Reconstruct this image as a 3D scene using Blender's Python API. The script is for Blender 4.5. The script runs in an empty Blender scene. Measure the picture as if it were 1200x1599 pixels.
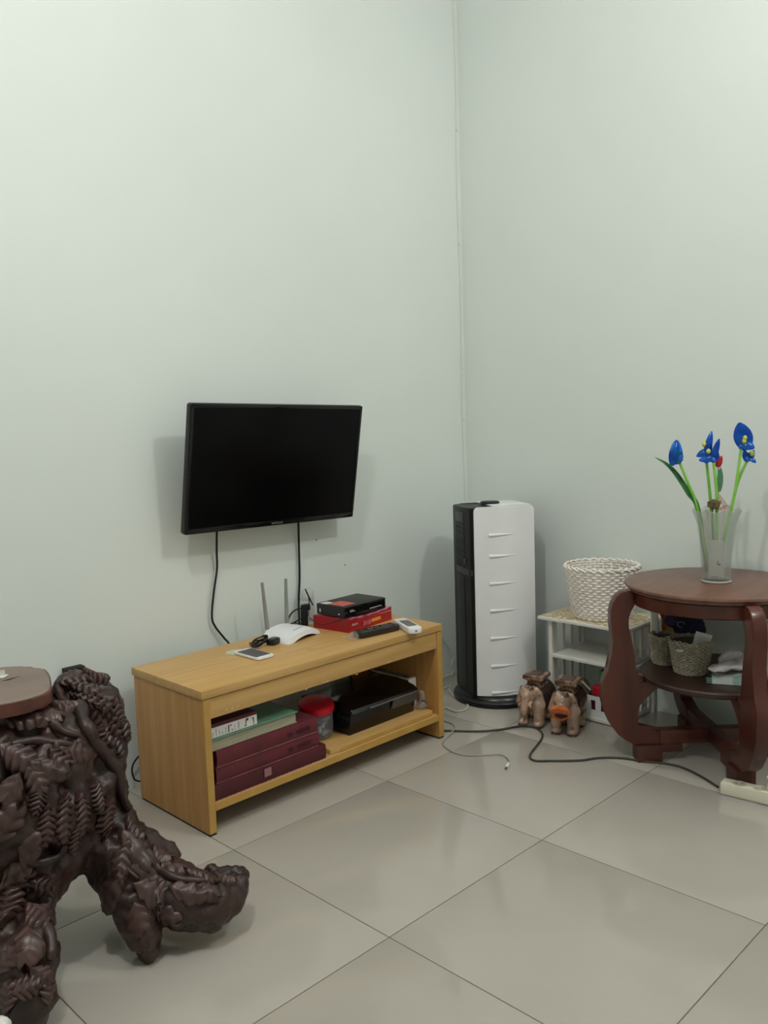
import bpy, bmesh, math, random
from mathutils import Vector, Matrix
from mathutils.bvhtree import BVHTree
from mathutils import noise as mnoise

random.seed(7)
SC = bpy.context.scene
COL = SC.collection
R = math.radians
PI = math.pi

# ------------------------------------------------------------------ camera
CAM = Vector((0, 0, 1.1466))
C_R = Vector((0.70467301, -0.70880358, -0.03214708))
C_U = Vector((0.0942707, 0.0486232, 0.9943585))
C_F = Vector((0.70324177, 0.70372812, -0.10108286))
FPX = 1327.7
cd = bpy.data.cameras.new('camera')
cam = bpy.data.objects.new('camera', cd)
COL.objects.link(cam)
cam.matrix_world = Matrix(((C_R.x, C_U.x, -C_F.x, CAM.x), (C_R.y, C_U.y, -C_F.y, CAM.y), (C_R.z, C_U.z, -C_F.z, CAM.z), (0, 0, 0, 1)))
cd.sensor_fit = 'VERTICAL'
cd.sensor_height = 24.0
cd.lens = FPX / 1599 * 24.0
cd.clip_start = 0.02
SC.camera = cam

# ------------------------------------------------------------------ world, lamps, exposure
w = bpy.data.worlds.new('world')
w.use_nodes = True
w.node_tree.nodes['Background'].inputs[0].default_value = (0.9, 1.0, 0.95, 1)
w.node_tree.nodes['Background'].inputs[1].default_value = 0.05
SC.world = w


def lamp(name, loc, power, radius, col):
    l = bpy.data.lights.new(name, 'POINT')
    l.energy = power
    l.shadow_soft_size = radius
    l.color = col
    o = bpy.data.objects.new(name, l)
    o.location = loc
    COL.objects.link(o)


lamp('ceiling_lamp', (2.15, -0.1, 3.0), 48, 0.035, (1.0, 0.997, 0.98))
lamp('ceiling_lamp', (0.30, 0.95, 3.05), 50, 0.035, (1.0, 0.997, 0.98))
SC.view_settings.view_transform = 'Standard'
SC.view_settings.look = 'None'
SC.view_settings.gamma = 1
SC.view_settings.use_curve_mapping = False
SC.view_settings.exposure = 0.0
SC.cycles.use_denoising = True
SC.cycles.max_bounces = 10
SC.cycles.transparent_max_bounces = 16


# ------------------------------------------------------------------ helpers
def ray(px, py):
    return C_F * FPX + C_R * (px - 600) - C_U * (py - 799.5)


def onz(px, py, z=0.0):
    d = ray(px, py)
    return CAM + d * ((z - CAM.z) / d.z)


def ony(px, py, y):
    d = ray(px, py)
    return CAM + d * (y / d.y)


def onx(px, py, x):
    d = ray(px, py)
    return CAM + d * (x / d.x)


def onp(px, py, c, n):
    d = ray(px, py)
    n = Vector(n)
    return CAM + d * ((Vector(c) - CAM).dot(n) / d.dot(n))


def lin(c):
    return tuple((v / 255 / 12.92) if v / 255 <= 0.04045 else ((v / 255 + 0.055) / 1.055) ** 2.4 for v in c) + (1,)


MATS = {}


def mat(name, rgb, rough=0.5, metal=0.0, spec=0.5, var=0.0, scale=20.0, bump=0.0, bscale=60.0, stretch=None, rgb2=None, coat=0.0, bdist=0.002, detail=4.0, ramp=(0.35, 0.65)):
    m = bpy.data.materials.new(name)
    m.use_nodes = True
    nt = m.node_tree
    b = nt.nodes['Principled BSDF']
    b.inputs['Roughness'].default_value = rough
    b.inputs['Metallic'].default_value = metal
    b.inputs['Specular IOR Level'].default_value = spec
    b.inputs['Coat Weight'].default_value = coat
    b.inputs['Coat Roughness'].default_value = 0.08
    c = lin(rgb)
    b.inputs['Base Color'].default_value = c
    tc = nt.nodes.new('ShaderNodeTexCoord')
    mp = nt.nodes.new('ShaderNodeMapping')
    nt.links.new(tc.outputs['Object'], mp.inputs['Vector'])
    if stretch:
        mp.inputs['Scale'].default_value = stretch
    if var or rgb2:
        n = nt.nodes.new('ShaderNodeTexNoise')
        n.inputs['Scale'].default_value = scale
        n.inputs['Detail'].default_value = detail
        nt.links.new(mp.outputs[0], n.inputs['Vector'])
        r = nt.nodes.new('ShaderNodeValToRGB')
        r.color_ramp.elements[0].position = ramp[0]
        r.color_ramp.elements[1].position = ramp[1]
        r.color_ramp.elements[0].color = lin(rgb2) if rgb2 else tuple(v * (1 - var) for v in c[:3]) + (1,)
        r.color_ramp.elements[1].color = c if rgb2 else tuple(min(1, v * (1 + var)) for v in c[:3]) + (1,)
        nt.links.new(n.outputs['Fac'], r.inputs[0])
        nt.links.new(r.outputs[0], b.inputs['Base Color'])
    if bump:
        n2 = nt.nodes.new('ShaderNodeTexNoise')
        n2.inputs['Scale'].default_value = bscale
        n2.inputs['Detail'].default_value = 5
        nt.links.new(mp.outputs[0], n2.inputs['Vector'])
        bp = nt.nodes.new('ShaderNodeBump')
        bp.inputs['Strength'].default_value = bump
        bp.inputs['Distance'].default_value = bdist
        nt.links.new(n2.outputs['Fac'], bp.inputs['Height'])
        nt.links.new(bp.outputs[0], b.inputs['Normal'])
    return m


def glass_mat(name, tint, clear=0.6, haze=(0.8, 0.82, 0.8), gloss=0.12, rough=0.08, edge=0.35):
    """thin clear or frosted wall of glass / plastic: see-through, a little milky, a little shiny"""
    m = bpy.data.materials.new(name)
    m.use_nodes = True
    nt = m.node_tree
    nt.nodes.clear()
    out = nt.nodes.new('ShaderNodeOutputMaterial')
    tr = nt.nodes.new('ShaderNodeBsdfTransparent')
    tr.inputs[0].default_value = tuple(tint) + (1,)
    df = nt.nodes.new('ShaderNodeBsdfDiffuse')
    df.inputs[0].default_value = tuple(haze) + (1,)
    tl = nt.nodes.new('ShaderNodeBsdfTranslucent')
    tl.inputs[0].default_value = tuple(haze) + (1,)
    gl = nt.nodes.new('ShaderNodeBsdfGlossy')
    gl.inputs['Roughness'].default_value = rough
    fr = nt.nodes.new('ShaderNodeLayerWeight')
    fr.inputs[0].default_value = 0.35
    mu = nt.nodes.new('ShaderNodeMath')
    mu.operation = 'MULTIPLY_ADD'
    mu.inputs[1].default_value = edge
    mu.inputs[2].default_value = gloss * 0.4
    nt.links.new(fr.outputs['Fresnel'], mu.inputs[0])
    a = nt.nodes.new('ShaderNodeMixShader')
    a.inputs[0].default_value = 0.5
    nt.links.new(df.outputs[0], a.inputs[1])
    nt.links.new(tl.outputs[0], a.inputs[2])
    b = nt.nodes.new('ShaderNodeMixShader')
    b.inputs[0].default_value = clear
    nt.links.new(a.outputs[0], b.inputs[1])
    nt.links.new(tr.outputs[0], b.inputs[2])
    c = nt.nodes.new('ShaderNodeMixShader')
    nt.links.new(mu.outputs[0], c.inputs[0])
    nt.links.new(b.outputs[0], c.inputs[1])
    nt.links.new(gl.outputs[0], c.inputs[2])
    nt.links.new(c.outputs[0], out.inputs[0])
    return m


def bm_new():
    return bmesh.new()


def box(bm, x0, x1, y0, y1, z0, z1, M=None, bev=0.0):
    vs = [bm.verts.new((x, y, z)) for x in (x0, x1) for y in (y0, y1) for z in (z0, z1)]
    fs = [(0, 1, 3, 2), (4, 6, 7, 5), (0, 4, 5, 1), (2, 3, 7, 6), (0, 2, 6, 4), (1, 5, 7, 3)]
    faces = [bm.faces.new([vs[i] for i in f]) for f in fs]
    if M:
        for v in vs:
            v.co = M @ v.co
    if bev:
        es = list({e for f in faces for e in f.edges})
        bmesh.ops.bevel(bm, geom=es, offset=bev, segments=2, affect='EDGES', profile=0.6)
    return bm


def prism(bm, poly, z0, z1, M=None, bev=0.0, top=True):
    """poly: ccw list of (x, y)"""
    n = len(poly)
    a = [bm.verts.new((x, y, z0)) for x, y in poly]
    b = [bm.verts.new((x, y, z1)) for x, y in poly]
    fs = [bm.faces.new(a[::-1]), bm.faces.new(b)]
    for i in range(n):
        fs.append(bm.faces.new((a[i], a[(i + 1) % n], b[(i + 1) % n], b[i])))
    if M:
        for v in a + b:
            v.co = M @ v.co
    if bev:
        es = [e for e in set(fs[0].edges) | set(fs[1].edges)]
        bmesh.ops.bevel(bm, geom=es, offset=bev, segments=2, affect='EDGES', profile=0.6)
    return bm


def lathe(bm, prof, seg=32, M=None, f=None):
    """prof: (r, z) from bottom to top; f(angle, r, z) -> (r, z)"""
    rings = []
    for r, z in prof:
        if r < 1e-6:
            v = bm.verts.new((0, 0, z))
            rings.append([v])
        else:
            ring = []
            for k in range(seg):
                a = 2 * PI * k / seg
                rr, zz = f(a, r, z) if f else (r, z)
                ring.append(bm.verts.new((rr * math.cos(a), rr * math.sin(a), zz)))
            rings.append(ring)
    for A, B_ in zip(rings, rings[1:]):
        for k in range(seg):
            k2 = (k + 1) % seg
            if len(A) == 1 and len(B_) == 1:
                continue
            if len(A) == 1:
                bm.faces.new((A[0], B_[k2], B_[k]))
            elif len(B_) == 1:
                bm.faces.new((A[k], A[k2], B_[0]))
            else:
                bm.faces.new((A[k], A[k2], B_[k2], B_[k]))
    if M:
        for ring in rings:
            for v in ring:
                v.co = M @ v.co
    return bm


def spline(pts, n=8, closed=False):
    pts = [Vector(p) for p in pts]
    out = []
    m = len(pts)
    for i in range(m if closed else m - 1):
        p1, p2 = pts[i], pts[(i + 1) % m]
        p0 = pts[i - 1] if (i > 0 or closed) else p1 * 2 - p2
        p3 = pts[(i + 2) % m] if (i + 2 < m or closed) else p2 * 2 - p1
        for k in range(n):
            t = k / n
            out.append(0.5 * ((2 * p1) + (p2 - p0) * t + (2 * p0 - 5 * p1 + 4 * p2 - p3) * t * t + (3 * p1 - p0 - 3 * p2 + p3) * t ** 3))
    if not closed:
        out.append(pts[-1])
    return out


def tube(bm, pts, r, seg=8, closed=False, flat=1.0):
    """r: number or list; parallel transport frame"""
    pts = [Vector(p) for p in pts]
    n = len(pts)
    rs = r if isinstance(r, (list, tuple)) else [r] * n
    rings = []
    prev = None
    for i in range(n):
        if closed:
            t = pts[(i + 1) % n] - pts[i - 1]
        else:
            t = pts[min(i + 1, n - 1)] - pts[max(i - 1, 0)]
        t.normalize()
        if prev is None:
            a = Vector((0, 0, 1)) if abs(t.z) < 0.9 else Vector((1, 0, 0))
            u = t.cross(a).normalized()
        else:
            u = (prev - t * prev.dot(t))
            u = u.normalized() if u.length > 1e-6 else t.orthogonal().normalized()
        prev = u
        v = t.cross(u)
        rings.append([bm.verts.new(pts[i] + (u * math.cos(2 * PI * k / seg) + v * math.sin(2 * PI * k / seg) * flat) * rs[i]) for k in range(seg)])
    for i in range(n if closed else n - 1):
        A, B_ = rings[i], rings[(i + 1) % n]
        for k in range(seg):
            bm.faces.new((A[k], A[(k + 1) % seg], B_[(k + 1) % seg], B_[k]))
    if not closed:
        bm.faces.new(rings[0][::-1])
        bm.faces.new(rings[-1])
    return bm


def obj(name, bm, m, parent=None, loc=(0, 0, 0), rot=(0, 0, 0), smooth=40, recalc=True):
    if recalc:
        bmesh.ops.recalc_face_normals(bm, faces=bm.faces)
    me = bpy.data.meshes.new(name)
    bm.to_mesh(me)
    bm.free()
    me.materials.append(m)
    if smooth:
        for p in me.polygons:
            p.use_smooth = True
        me.set_sharp_from_angle(angle=R(smooth))
    o = bpy.data.objects.new(name, me)
    o.location = loc
    o.rotation_euler = rot
    COL.objects.link(o)
    if parent:
        o.parent = parent
    return o


def tag(o, label, cat, group=None):
    o['label'] = label
    o['category'] = cat
    if group:
        o['group'] = group
    return o


def thing(name, label, cat, loc=(0, 0, 0), rz=0.0, group=None, rot=None):
    o = bpy.data.objects.new(name, None)
    o.empty_display_size = 0.05
    COL.objects.link(o)
    o.location = loc
    o.rotation_euler = rot if rot else (0, 0, rz)
    return tag(o, label, cat, group)


def struct(name, bm, m, parent=None, **k):
    o = obj(name, bm, m, parent, **k)
    if not parent:
        o['kind'] = 'structure'
    return o


def text_mesh(name, s, size, m, parent, loc, rot, align='CENTER', depth=0.0, sx=1.0):
    cu = bpy.data.curves.new(name, 'FONT')
    cu.body = s
    cu.size = size
    cu.align_x = align
    cu.extrude = depth
    t = bpy.data.objects.new(name, cu)
    COL.objects.link(t)
    bpy.context.view_layer.update()
    me = bpy.data.meshes.new_from_object(t.evaluated_get(bpy.context.evaluated_depsgraph_get()))
    bpy.data.objects.remove(t)
    me.materials.clear()
    me.materials.append(m)
    o = bpy.data.objects.new(name, me)
    COL.objects.link(o)
    o.location = loc
    o.rotation_euler = rot
    o.scale = (sx, 1, 1)
    o.parent = parent
    return o


def fuse(balls, voxel, sub=3):
    """union of overlapping balls -> one continuous surface (voxel remesh)"""
    bm = bm_new()
    for c, r in balls:
        s = r if isinstance(r, (tuple, list)) else (r, r, r)
        bmesh.ops.create_icosphere(bm, subdivisions=sub, radius=1.0, matrix=Matrix.Translation(Vector(c)) @ Matrix.Diagonal((s[0], s[1], s[2], 1)))
    me = bpy.data.meshes.new('tmp')
    bm.to_mesh(me)
    bm.free()
    o = bpy.data.objects.new('tmp', me)
    COL.objects.link(o)
    md = o.modifiers.new('r', 'REMESH')
    md.mode = 'VOXEL'
    md.voxel_size = voxel
    sm = o.modifiers.new('s', 'SMOOTH')
    sm.iterations = 6
    sm.factor = 0.6
    bpy.context.view_layer.update()
    me2 = bpy.data.meshes.new_from_object(o.evaluated_get(bpy.context.evaluated_depsgraph_get()))
    bpy.data.objects.remove(o)
    bm = bm_new()
    bm.from_mesh(me2)
    return bm


def chain(a, b, ra, rb, n=6):
    a, b = Vector(a), Vector(b)
    return [(a.lerp(b, i / (n - 1)), ra + (rb - ra) * i / (n - 1)) for i in range(n)]


def rough_up(bm, amp, freq, octv=4, ridged=False, off=(0, 0, 0)):
    bm.normal_update()
    mv = []
    for v in bm.verts:
        p = v.co * freq + Vector(off)
        if ridged:
            h = mnoise.ridged_multi_fractal(p, 0.9, 2.1, octv, 1.0, 2.0) - 1.0
        else:
            h = mnoise.fractal(p, 0.9, 2.0, octv)
        mv.append(v.co + v.normal * (h * amp))
    for v, c in zip(bm.verts, mv):
        v.co = c


# ------------------------------------------------------------------ materials
M_wall = mat('wall_paint', (225, 231, 226), rough=0.75, spec=0.25, var=0.02, scale=1.2, bump=0.08, bscale=5, bdist=0.004)
M_ceil = mat('ceiling_paint', (236, 238, 234), rough=0.9, spec=0.1, var=0.02, scale=2)
M_grout = mat('grout', (112, 106, 94), rough=0.9, var=0.15, scale=30)
M_tile = mat('floor_tile', (179, 172, 162), rough=0.10, spec=0.5, rgb2=(174, 167, 157), scale=3.0, detail=6, bump=0.03, bscale=4, bdist=0.002)
M_wood = mat('pine_veneer', (208, 167, 106), rough=0.42, rgb2=(196, 153, 90), scale=3.0, stretch=(1.0, 14.0, 14.0), detail=8, bump=0.05, bscale=30)
M_wood_v = mat('pine_veneer_upright', (192, 144, 84), rough=0.45, rgb2=(178, 128, 68), scale=3.0, stretch=(14.0, 14.0, 1.0), detail=8, bump=0.05, bscale=30)
M_wood_edge = mat('pine_edge', (200, 158, 82), rough=0.45, rgb2=(188, 145, 72), scale=6, stretch=(2, 2, 2))
M_chip = mat('chipped_wood', (232, 206, 160), rough=0.8)
M_black = mat('black_plastic', (16, 16, 16), rough=0.42, var=0.1, scale=40)
M_blackm = mat('black_matte', (22, 21, 20), rough=0.7, var=0.15, scale=60)
M_blackg = mat('black_gloss', (8, 8, 9), rough=0.12, var=0.1, scale=10)
M_screen = mat('dark_screen', (4, 4, 5), rough=0.2, spec=0.15, var=0.05, scale=3)
M_rubber = mat('black_rubber', (18, 18, 17), rough=0.6, var=0.1, scale=90)
M_white = mat('white_plastic', (238, 238, 238), rough=0.35, var=0.015, scale=8)
M_white2 = mat('white_plastic_warm', (232, 230, 222), rough=0.45, var=0.03, scale=12)
M_cream = mat('cream_plastic', (226, 220, 200), rough=0.4, var=0.03, scale=15)
M_grey = mat('grey_plastic', (150, 152, 150), rough=0.45, var=0.05, scale=20)
M_dgrey = mat('dark_grey_plastic', (74, 72, 72), rough=0.4, var=0.08, scale=30)
M_silver = mat('silver_strip', (170, 170, 172), rough=0.25, metal=0.9, var=0.03, scale=10)
M_print = mat('white_print', (220, 220, 220), rough=0.5, var=0.03, scale=50)
M_maroon = mat('maroon_leatherette', (98, 30, 40), rough=0.5, var=0.18, scale=14, bump=0.15, bscale=220, bdist=0.0008)
M_maroon2 = mat('dark_maroon_leatherette', (78, 20, 30), rough=0.55, var=0.2, scale=10, bump=0.15, bscale=220, bdist=0.0008)
M_maroonp = mat('maroon_stamp', (44, 8, 14), rough=0.6, var=0.1, scale=60)
M_paper = mat('paper', (222, 217, 212), rough=0.8, var=0.06, scale=25)
M_pages = mat('old_pages', (176, 170, 146), rough=0.85, rgb2=(148, 142, 118), scale=8, stretch=(1, 1, 90))
M_green = mat('green_cover', (104, 146, 120), rough=0.6, rgb2=(92, 132, 106), scale=60, bump=0.2, bscale=150)
M_ink = mat('ink', (78, 70, 76), rough=0.7, var=0.1, scale=40)
M_inkl = mat('faded_ink', (184, 176, 177), rough=0.7, var=0.15, scale=80)
M_red = mat('red_carton', (176, 28, 38), rough=0.35, rgb2=(150, 18, 28), scale=5, bump=0.12, bscale=12)
M_pink = mat('pale_pink_carton', (206, 142, 160), rough=0.4, rgb2=(180, 60, 84), scale=12)
M_orange = mat('orange_print', (236, 160, 40), rough=0.5, var=0.08, scale=80)
M_redcap = mat('red_plastic', (206, 16, 44), rough=0.35, var=0.06, scale=10)
M_sticker = mat('red_sticker', (206, 92, 86), rough=0.5, var=0.08, scale=60)
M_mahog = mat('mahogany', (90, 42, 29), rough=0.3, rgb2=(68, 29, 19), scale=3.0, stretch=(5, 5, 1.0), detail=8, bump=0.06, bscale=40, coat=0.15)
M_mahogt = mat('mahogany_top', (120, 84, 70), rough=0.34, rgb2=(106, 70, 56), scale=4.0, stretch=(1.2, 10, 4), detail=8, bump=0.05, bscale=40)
M_root = mat('carved_root_wood', (68, 46, 41), rough=0.4, rgb2=(40, 26, 23), scale=9.0, detail=8, bump=0.5, bscale=38, bdist=0.006, spec=0.45)
M_rootl = mat('carved_leaf_wood', (78, 53, 48), rough=0.36, rgb2=(52, 34, 31), scale=14.0, detail=6, bump=0.35, bscale=70, bdist=0.003, spec=0.5)
M_slab = mat('slab_wood', (134, 113, 101), rough=0.4, rgb2=(114, 95, 85), scale=3.0, stretch=(1, 4, 1), detail=8, bump=0.1, bscale=25)
M_slabe = mat('slab_bark_edge', (104, 60, 46), rough=0.5, rgb2=(70, 36, 28), scale=12.0, bump=0.4, bscale=30)
M_wick = mat('white_wicker', (245, 237, 228), rough=0.55, var=0.05, scale=60)
M_wickg = mat('grey_wicker', (186, 176, 154), rough=0.6, rgb2=(150, 140, 120), scale=70)
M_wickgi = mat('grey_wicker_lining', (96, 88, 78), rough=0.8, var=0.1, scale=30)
M_ceramic = mat('elephant_glaze', (180, 150, 128), rough=0.22, rgb2=(92, 60, 45), scale=26, detail=5, ramp=(0.38, 0.5), spec=0.6)
M_ceramicd = mat('elephant_saddle_glaze', (112, 88, 78), rough=0.28, rgb2=(64, 46, 40), scale=90, detail=4, bump=0.4, bscale=90, bdist=0.003)
M_ceramicp = mat('elephant_pedestal_glaze', (168, 138, 116), rough=0.28, rgb2=(86, 56, 44), scale=40, detail=4, ramp=(0.42, 0.58))
M_terra = mat('broken_terracotta', (206, 118, 66), rough=0.85, rgb2=(176, 90, 46), scale=40)
M_hole_shade = mat('hollow_shade', (70, 26, 18), rough=0.95, var=0.2, scale=30)  # dark tone painted for the shade in the trunk opening
M_navy = mat('navy_cloth', (28, 26, 58), rough=0.85, var=0.15, scale=40, bump=0.3, bscale=120)
M_pouch = mat('orange_cloth', (190, 120, 52), rough=0.8, var=0.12, scale=30)
M_bag = mat('white_crumpled_plastic', (214, 206, 206), rough=0.4, var=0.06, scale=12, bump=0.3, bscale=40)
M_mint = mat('mint_plastic', (160, 186, 174), rough=0.4, rgb2=(214, 220, 214), scale=14, ramp=(0.55, 0.6))
M_gcart = mat('green_carton', (92, 182, 92), rough=0.45, var=0.05, scale=30)
M_petal = mat('blue_petal', (22, 126, 226), rough=0.15, rgb2=(20, 82, 192), scale=26, spec=0.6)
M_petalg = mat('blue_green_petal', (6, 130, 222), rough=0.15, rgb2=(16, 80, 196), scale=18, spec=0.6)
M_yel = mat('yellow_center', (206, 208, 70), rough=0.35, var=0.1, scale=80)
M_stem = mat('green_stem', (142, 208, 84), rough=0.25, rgb2=(112, 184, 66), scale=8, spec=0.6)
M_leaf = mat('green_blade', (96, 170, 92), rough=0.25, rgb2=(62, 112, 74), scale=12, spec=0.6)
M_dleaf = mat('pale_green_leaf', (132, 176, 150), rough=0.3, var=0.1, scale=20)
M_rose = mat('red_bud', (200, 36, 52), rough=0.4, var=0.15, scale=50)
M_shell = mat('pale_pink_shell', (228, 206, 196), rough=0.4, var=0.06, scale=20)
M_brown = mat('dry_brown_leaf', (106, 92, 56), rough=0.7, rgb2=(68, 58, 34), scale=30)
M_glass = glass_mat('frosted_glass', (0.93, 0.95, 0.93), clear=0.78, haze=(0.84, 0.84, 0.83))
M_clear = glass_mat('clear_plastic', (0.94, 0.95, 0.97), clear=0.72, haze=(0.62, 0.64, 0.7))
M_film = glass_mat('clear_film', (0.98, 0.98, 0.98), clear=0.72, haze=(0.85, 0.85, 0.85), gloss=0.1, edge=0.2)
M_milk = glass_mat('milky_plastic', (0.9, 0.92, 0.9), clear=0.25, haze=(0.85, 0.87, 0.85))
M_wire = mat('dark_cable', (58, 60, 52), rough=0.55, var=0.08, scale=90)
M_wirew = mat('pale_cable', (206, 204, 190), rough=0.5, var=0.04, scale=60)
M_wireg = mat('grey_beige_cable', (164, 158, 142), rough=0.5, var=0.06, scale=60)
M_steel = mat('steel', (150, 150, 150), rough=0.3, metal=1.0, var=0.05, scale=30)
M_amber = mat('copper_wire', (150, 104, 60), rough=0.4, metal=0.6, var=0.1, scale=30)


def floral_mat():
    m = mat('floral_laminate', (226, 216, 190), rough=0.45)
    nt = m.node_tree
    b = nt.nodes['Principled BSDF']
    tc = nt.nodes.new('ShaderNodeTexCoord')
    n = nt.nodes.new('ShaderNodeTexNoise')
    n.inputs['Scale'].default_value = 9
    nt.links.new(tc.outputs['Object'], n.inputs['Vector'])
    mx = nt.nodes.new('ShaderNodeMixRGB')
    mx.inputs[0].default_value = 0.35
    nt.links.new(tc.outputs['Object'], mx.inputs[1])
    nt.links.new(n.outputs['Color'], mx.inputs[2])
    wv = nt.nodes.new('ShaderNodeTexWave')
    wv.wave_type = 'RINGS'
    wv.inputs['Scale'].default_value = 16
    wv.inputs['Distortion'].default_value = 9
    wv.inputs['Detail'].default_value = 2
    nt.links.new(mx.outputs[0], wv.inputs['Vector'])
    r = nt.nodes.new('ShaderNodeValToRGB')
    r.color_ramp.elements[0].position = 0.42
    r.color_ramp.elements[0].color = lin((176, 156, 112))
    r.color_ramp.elements[1].position = 0.6
    r.color_ramp.elements[1].color = lin((228, 218, 192))
    nt.links.new(wv.outputs['Fac'], r.inputs[0])
    nt.links.new(r.outputs[0], b.inputs['Base Color'])
    return m


M_floral = floral_mat()

# ------------------------------------------------------------------ room shell
WX, WY, WL, WF, HZ = 3.03, 2.485, -2.2, -3.2, 3.35
T = 0.12


def wall(name, *b):
    bm = bm_new()
    box(bm, *b)
    return struct(name, bm, M_wall, smooth=0)


wall('wall_back', WL - T, WX + T, WY, WY + T, -0.05, HZ)
wall('wall_right', WX, WX + T, WF - T, WY, -0.05, HZ)
wall('wall_left', WL - T, WL, WF - T, WY, -0.05, HZ)
wall('wall_front', WL, WX, WF - T, WF, -0.05, HZ)
bm = bm_new()
box(bm, WL - T, WX + T, WF - T, WY + T, HZ, HZ + T)
struct('ceiling', bm, M_ceil, smooth=0)

TS = 0.6
GX, GY = 1.265, 1.893
bm = bm_new()
box(bm, WL, WX, WF, WY, -0.05, -0.0016)
floor = struct('floor', bm, M_grout, smooth=0)
tile_me = None
g = 0.0013
i0, i1 = math.floor((WL - GX) / TS), math.ceil((WX - GX) / TS)
j0, j1 = math.floor((WF - GY) / TS), math.ceil((WY - GY) / TS)
for i in range(i0, i1):
    for j in range(j0, j1):
        x0, x1 = max(GX + i * TS, WL) + g, min(GX + (i + 1) * TS, WX) - g
        y0, y1 = max(GY + j * TS, WF) + g, min(GY + (j + 1) * TS, WY) - g
        full = abs(x1 - x0 - TS + 2 * g) < 1e-6 and abs(y1 - y0 - TS + 2 * g) < 1e-6
        if full and tile_me:
            o = bpy.data.objects.new('tile', tile_me)
            COL.objects.link(o)
            o.parent = floor
            o.location = ((x0 + x1) / 2, (y0 + y1) / 2, 0)
        else:
            bm = bm_new()
            hx, hy = (x1 - x0) / 2, (y1 - y0) / 2
            box(bm, -hx, hx, -hy, hy, -0.012, 0, bev=0.0006)
            o = obj('tile', bm, M_tile, floor, loc=((x0 + x1) / 2, (y0 + y1) / 2, 0))
            if full:
                tile_me = o.data

# ------------------------------------------------------------------ TV bench
BX0, BX1, BY0, BY1, BT = 1.262, 2.277, 2.003, 2.392, 0.425
t = thing('tv_bench', 'low honey-coloured wooden bench with open shelf below the wall television', 'bench', ((BX0 + BX1) / 2, (BY0 + BY1) / 2, 0))
cx, cy = t.location.x, t.location.y


def bbox(name, b, m, parent, off, bev=0.0, smooth=40):
    bm = bm_new()
    box(bm, b[0] - off[0], b[1] - off[0], b[2] - off[1], b[3] - off[1], b[4] - off[2], b[5] - off[2], bev=bev)
    return obj(name, bm, m, parent, smooth=smooth)


o3 = (cx, cy, 0)
bbox('top_panel', (BX0 - 0.004, BX1 + 0.002, BY0 - 0.002, BY1, 0.401, BT), M_wood, t, o3, 0.0015)
for xa, xb in ((BX0, BX0 + 0.024), (BX1 - 0.026, BX1)):
    sp = bbox('side_panel', (xa, xb, BY0 + 0.001, BY1 - 0.005, 0.006, 0.3995), M_wood_v, t, o3, 0.001)
    bbox('foot_strip', (xa + 0.001, xb - 0.001, BY0 + 0.002, BY1 - 0.01, 0.0, 0.006), M_rubber, sp, o3)
    bbox('edge_band', (xa + 0.001, xb - 0.001, BY0 - 0.0005, BY0 + 0.002, 0.007, 0.399), M_wood_edge, sp, o3)
bbox('apron', (BX0 + 0.0245, BX1 - 0.0265, BY0 + 0.003, BY0 + 0.021, 0.339, 0.3985), M_wood, t, o3, 0.001)
sh = bbox('bottom_shelf', (BX0 + 0.0245, BX1 - 0.0265, BY0 + 0.003, BY1 - 0.02, 0.068, 0.092), M_wood, t, o3, 0.001)
bbox('edge_band', (BX0 + 0.025, BX1 - 0.027, BY0 + 0.0015, BY0 + 0.003, 0.069, 0.091), M_wood_edge, sh, o3)
bbox('back_panel', (2.115, BX1 - 0.0265, BY1 - 0.018, BY1 - 0.006, 0.093, 0.3985), M_wood_v, t, o3)
rnd = random.Random(3)
bm = bm_new()
for px, py in ((356, 1108), (362, 1106), (478, 1077), (505, 1067), (512, 1064), (557, 1053), (606, 1034), (609, 1033), (371, 1103), (484, 1073)):
    p = ony(px, py, BY0 + 0.003)
    for k in range(2):
        a, b = rnd.uniform(.002, .006), rnd.uniform(.001, .0022)
        x, z = p.x + rnd.uniform(-.006, .006), min(p.z, .396) + rnd.uniform(-.001, .001)
        poly = [(x - a - cx, z), (x - cx, z - b), (x + a - cx, z + b * .4), (x + a * .2 - cx, z + b)]
        prism(bm, poly, 0, 0.0004, Matrix(((1, 0, 0, 0), (0, 0, -1, BY0 + 0.003 - cy), (0, 1, 0, 0), (0, 0, 0, 1))))
obj('chipped_spot', bm, M_chip, t, smooth=0)['kind'] = 'stuff'
# grommet mark on top
bm = bm_new()
p = onz(485, 1014, BT)
lathe(bm, [(0.0, 0), (0.011, 0), (0.012, 0.0004), (0.0, 0.0004)], 24)
obj('water_ring', bm, M_wood_edge, t, loc=(p.x - cx, p.y - cy, BT))

# ------------------------------------------------------------------ television
TVW, TVH, TVT = 0.747, 0.428, 0.024
tilt = R(9.3)
tv = thing('television', 'black flat screen television tilted forward on the wall above the bench', 'television',
           (1.8465, 2.352, 1.018), rot=(R(90) + tilt, R(0), 0))
tv.rotation_mode = 'XYZ'
tv.rotation_euler = (Matrix.Rotation(R(1.0), 3, 'Y') @ Matrix.Rotation(R(90) + tilt, 3, 'X')).to_euler()


def rrect(wd, hd, r, n=4):
    pts = []
    for sx, sy, a0 in ((1, 1, 0), (-1, 1, 90), (-1, -1, 180), (1, -1, 270)):
        for k in range(n + 1):
            a = R(a0 + 90 * k / n)
            pts.append((sx * (wd / 2 - r) + r * math.cos(a), sy * (hd / 2 - r) + r * math.sin(a)))
    return pts


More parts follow.
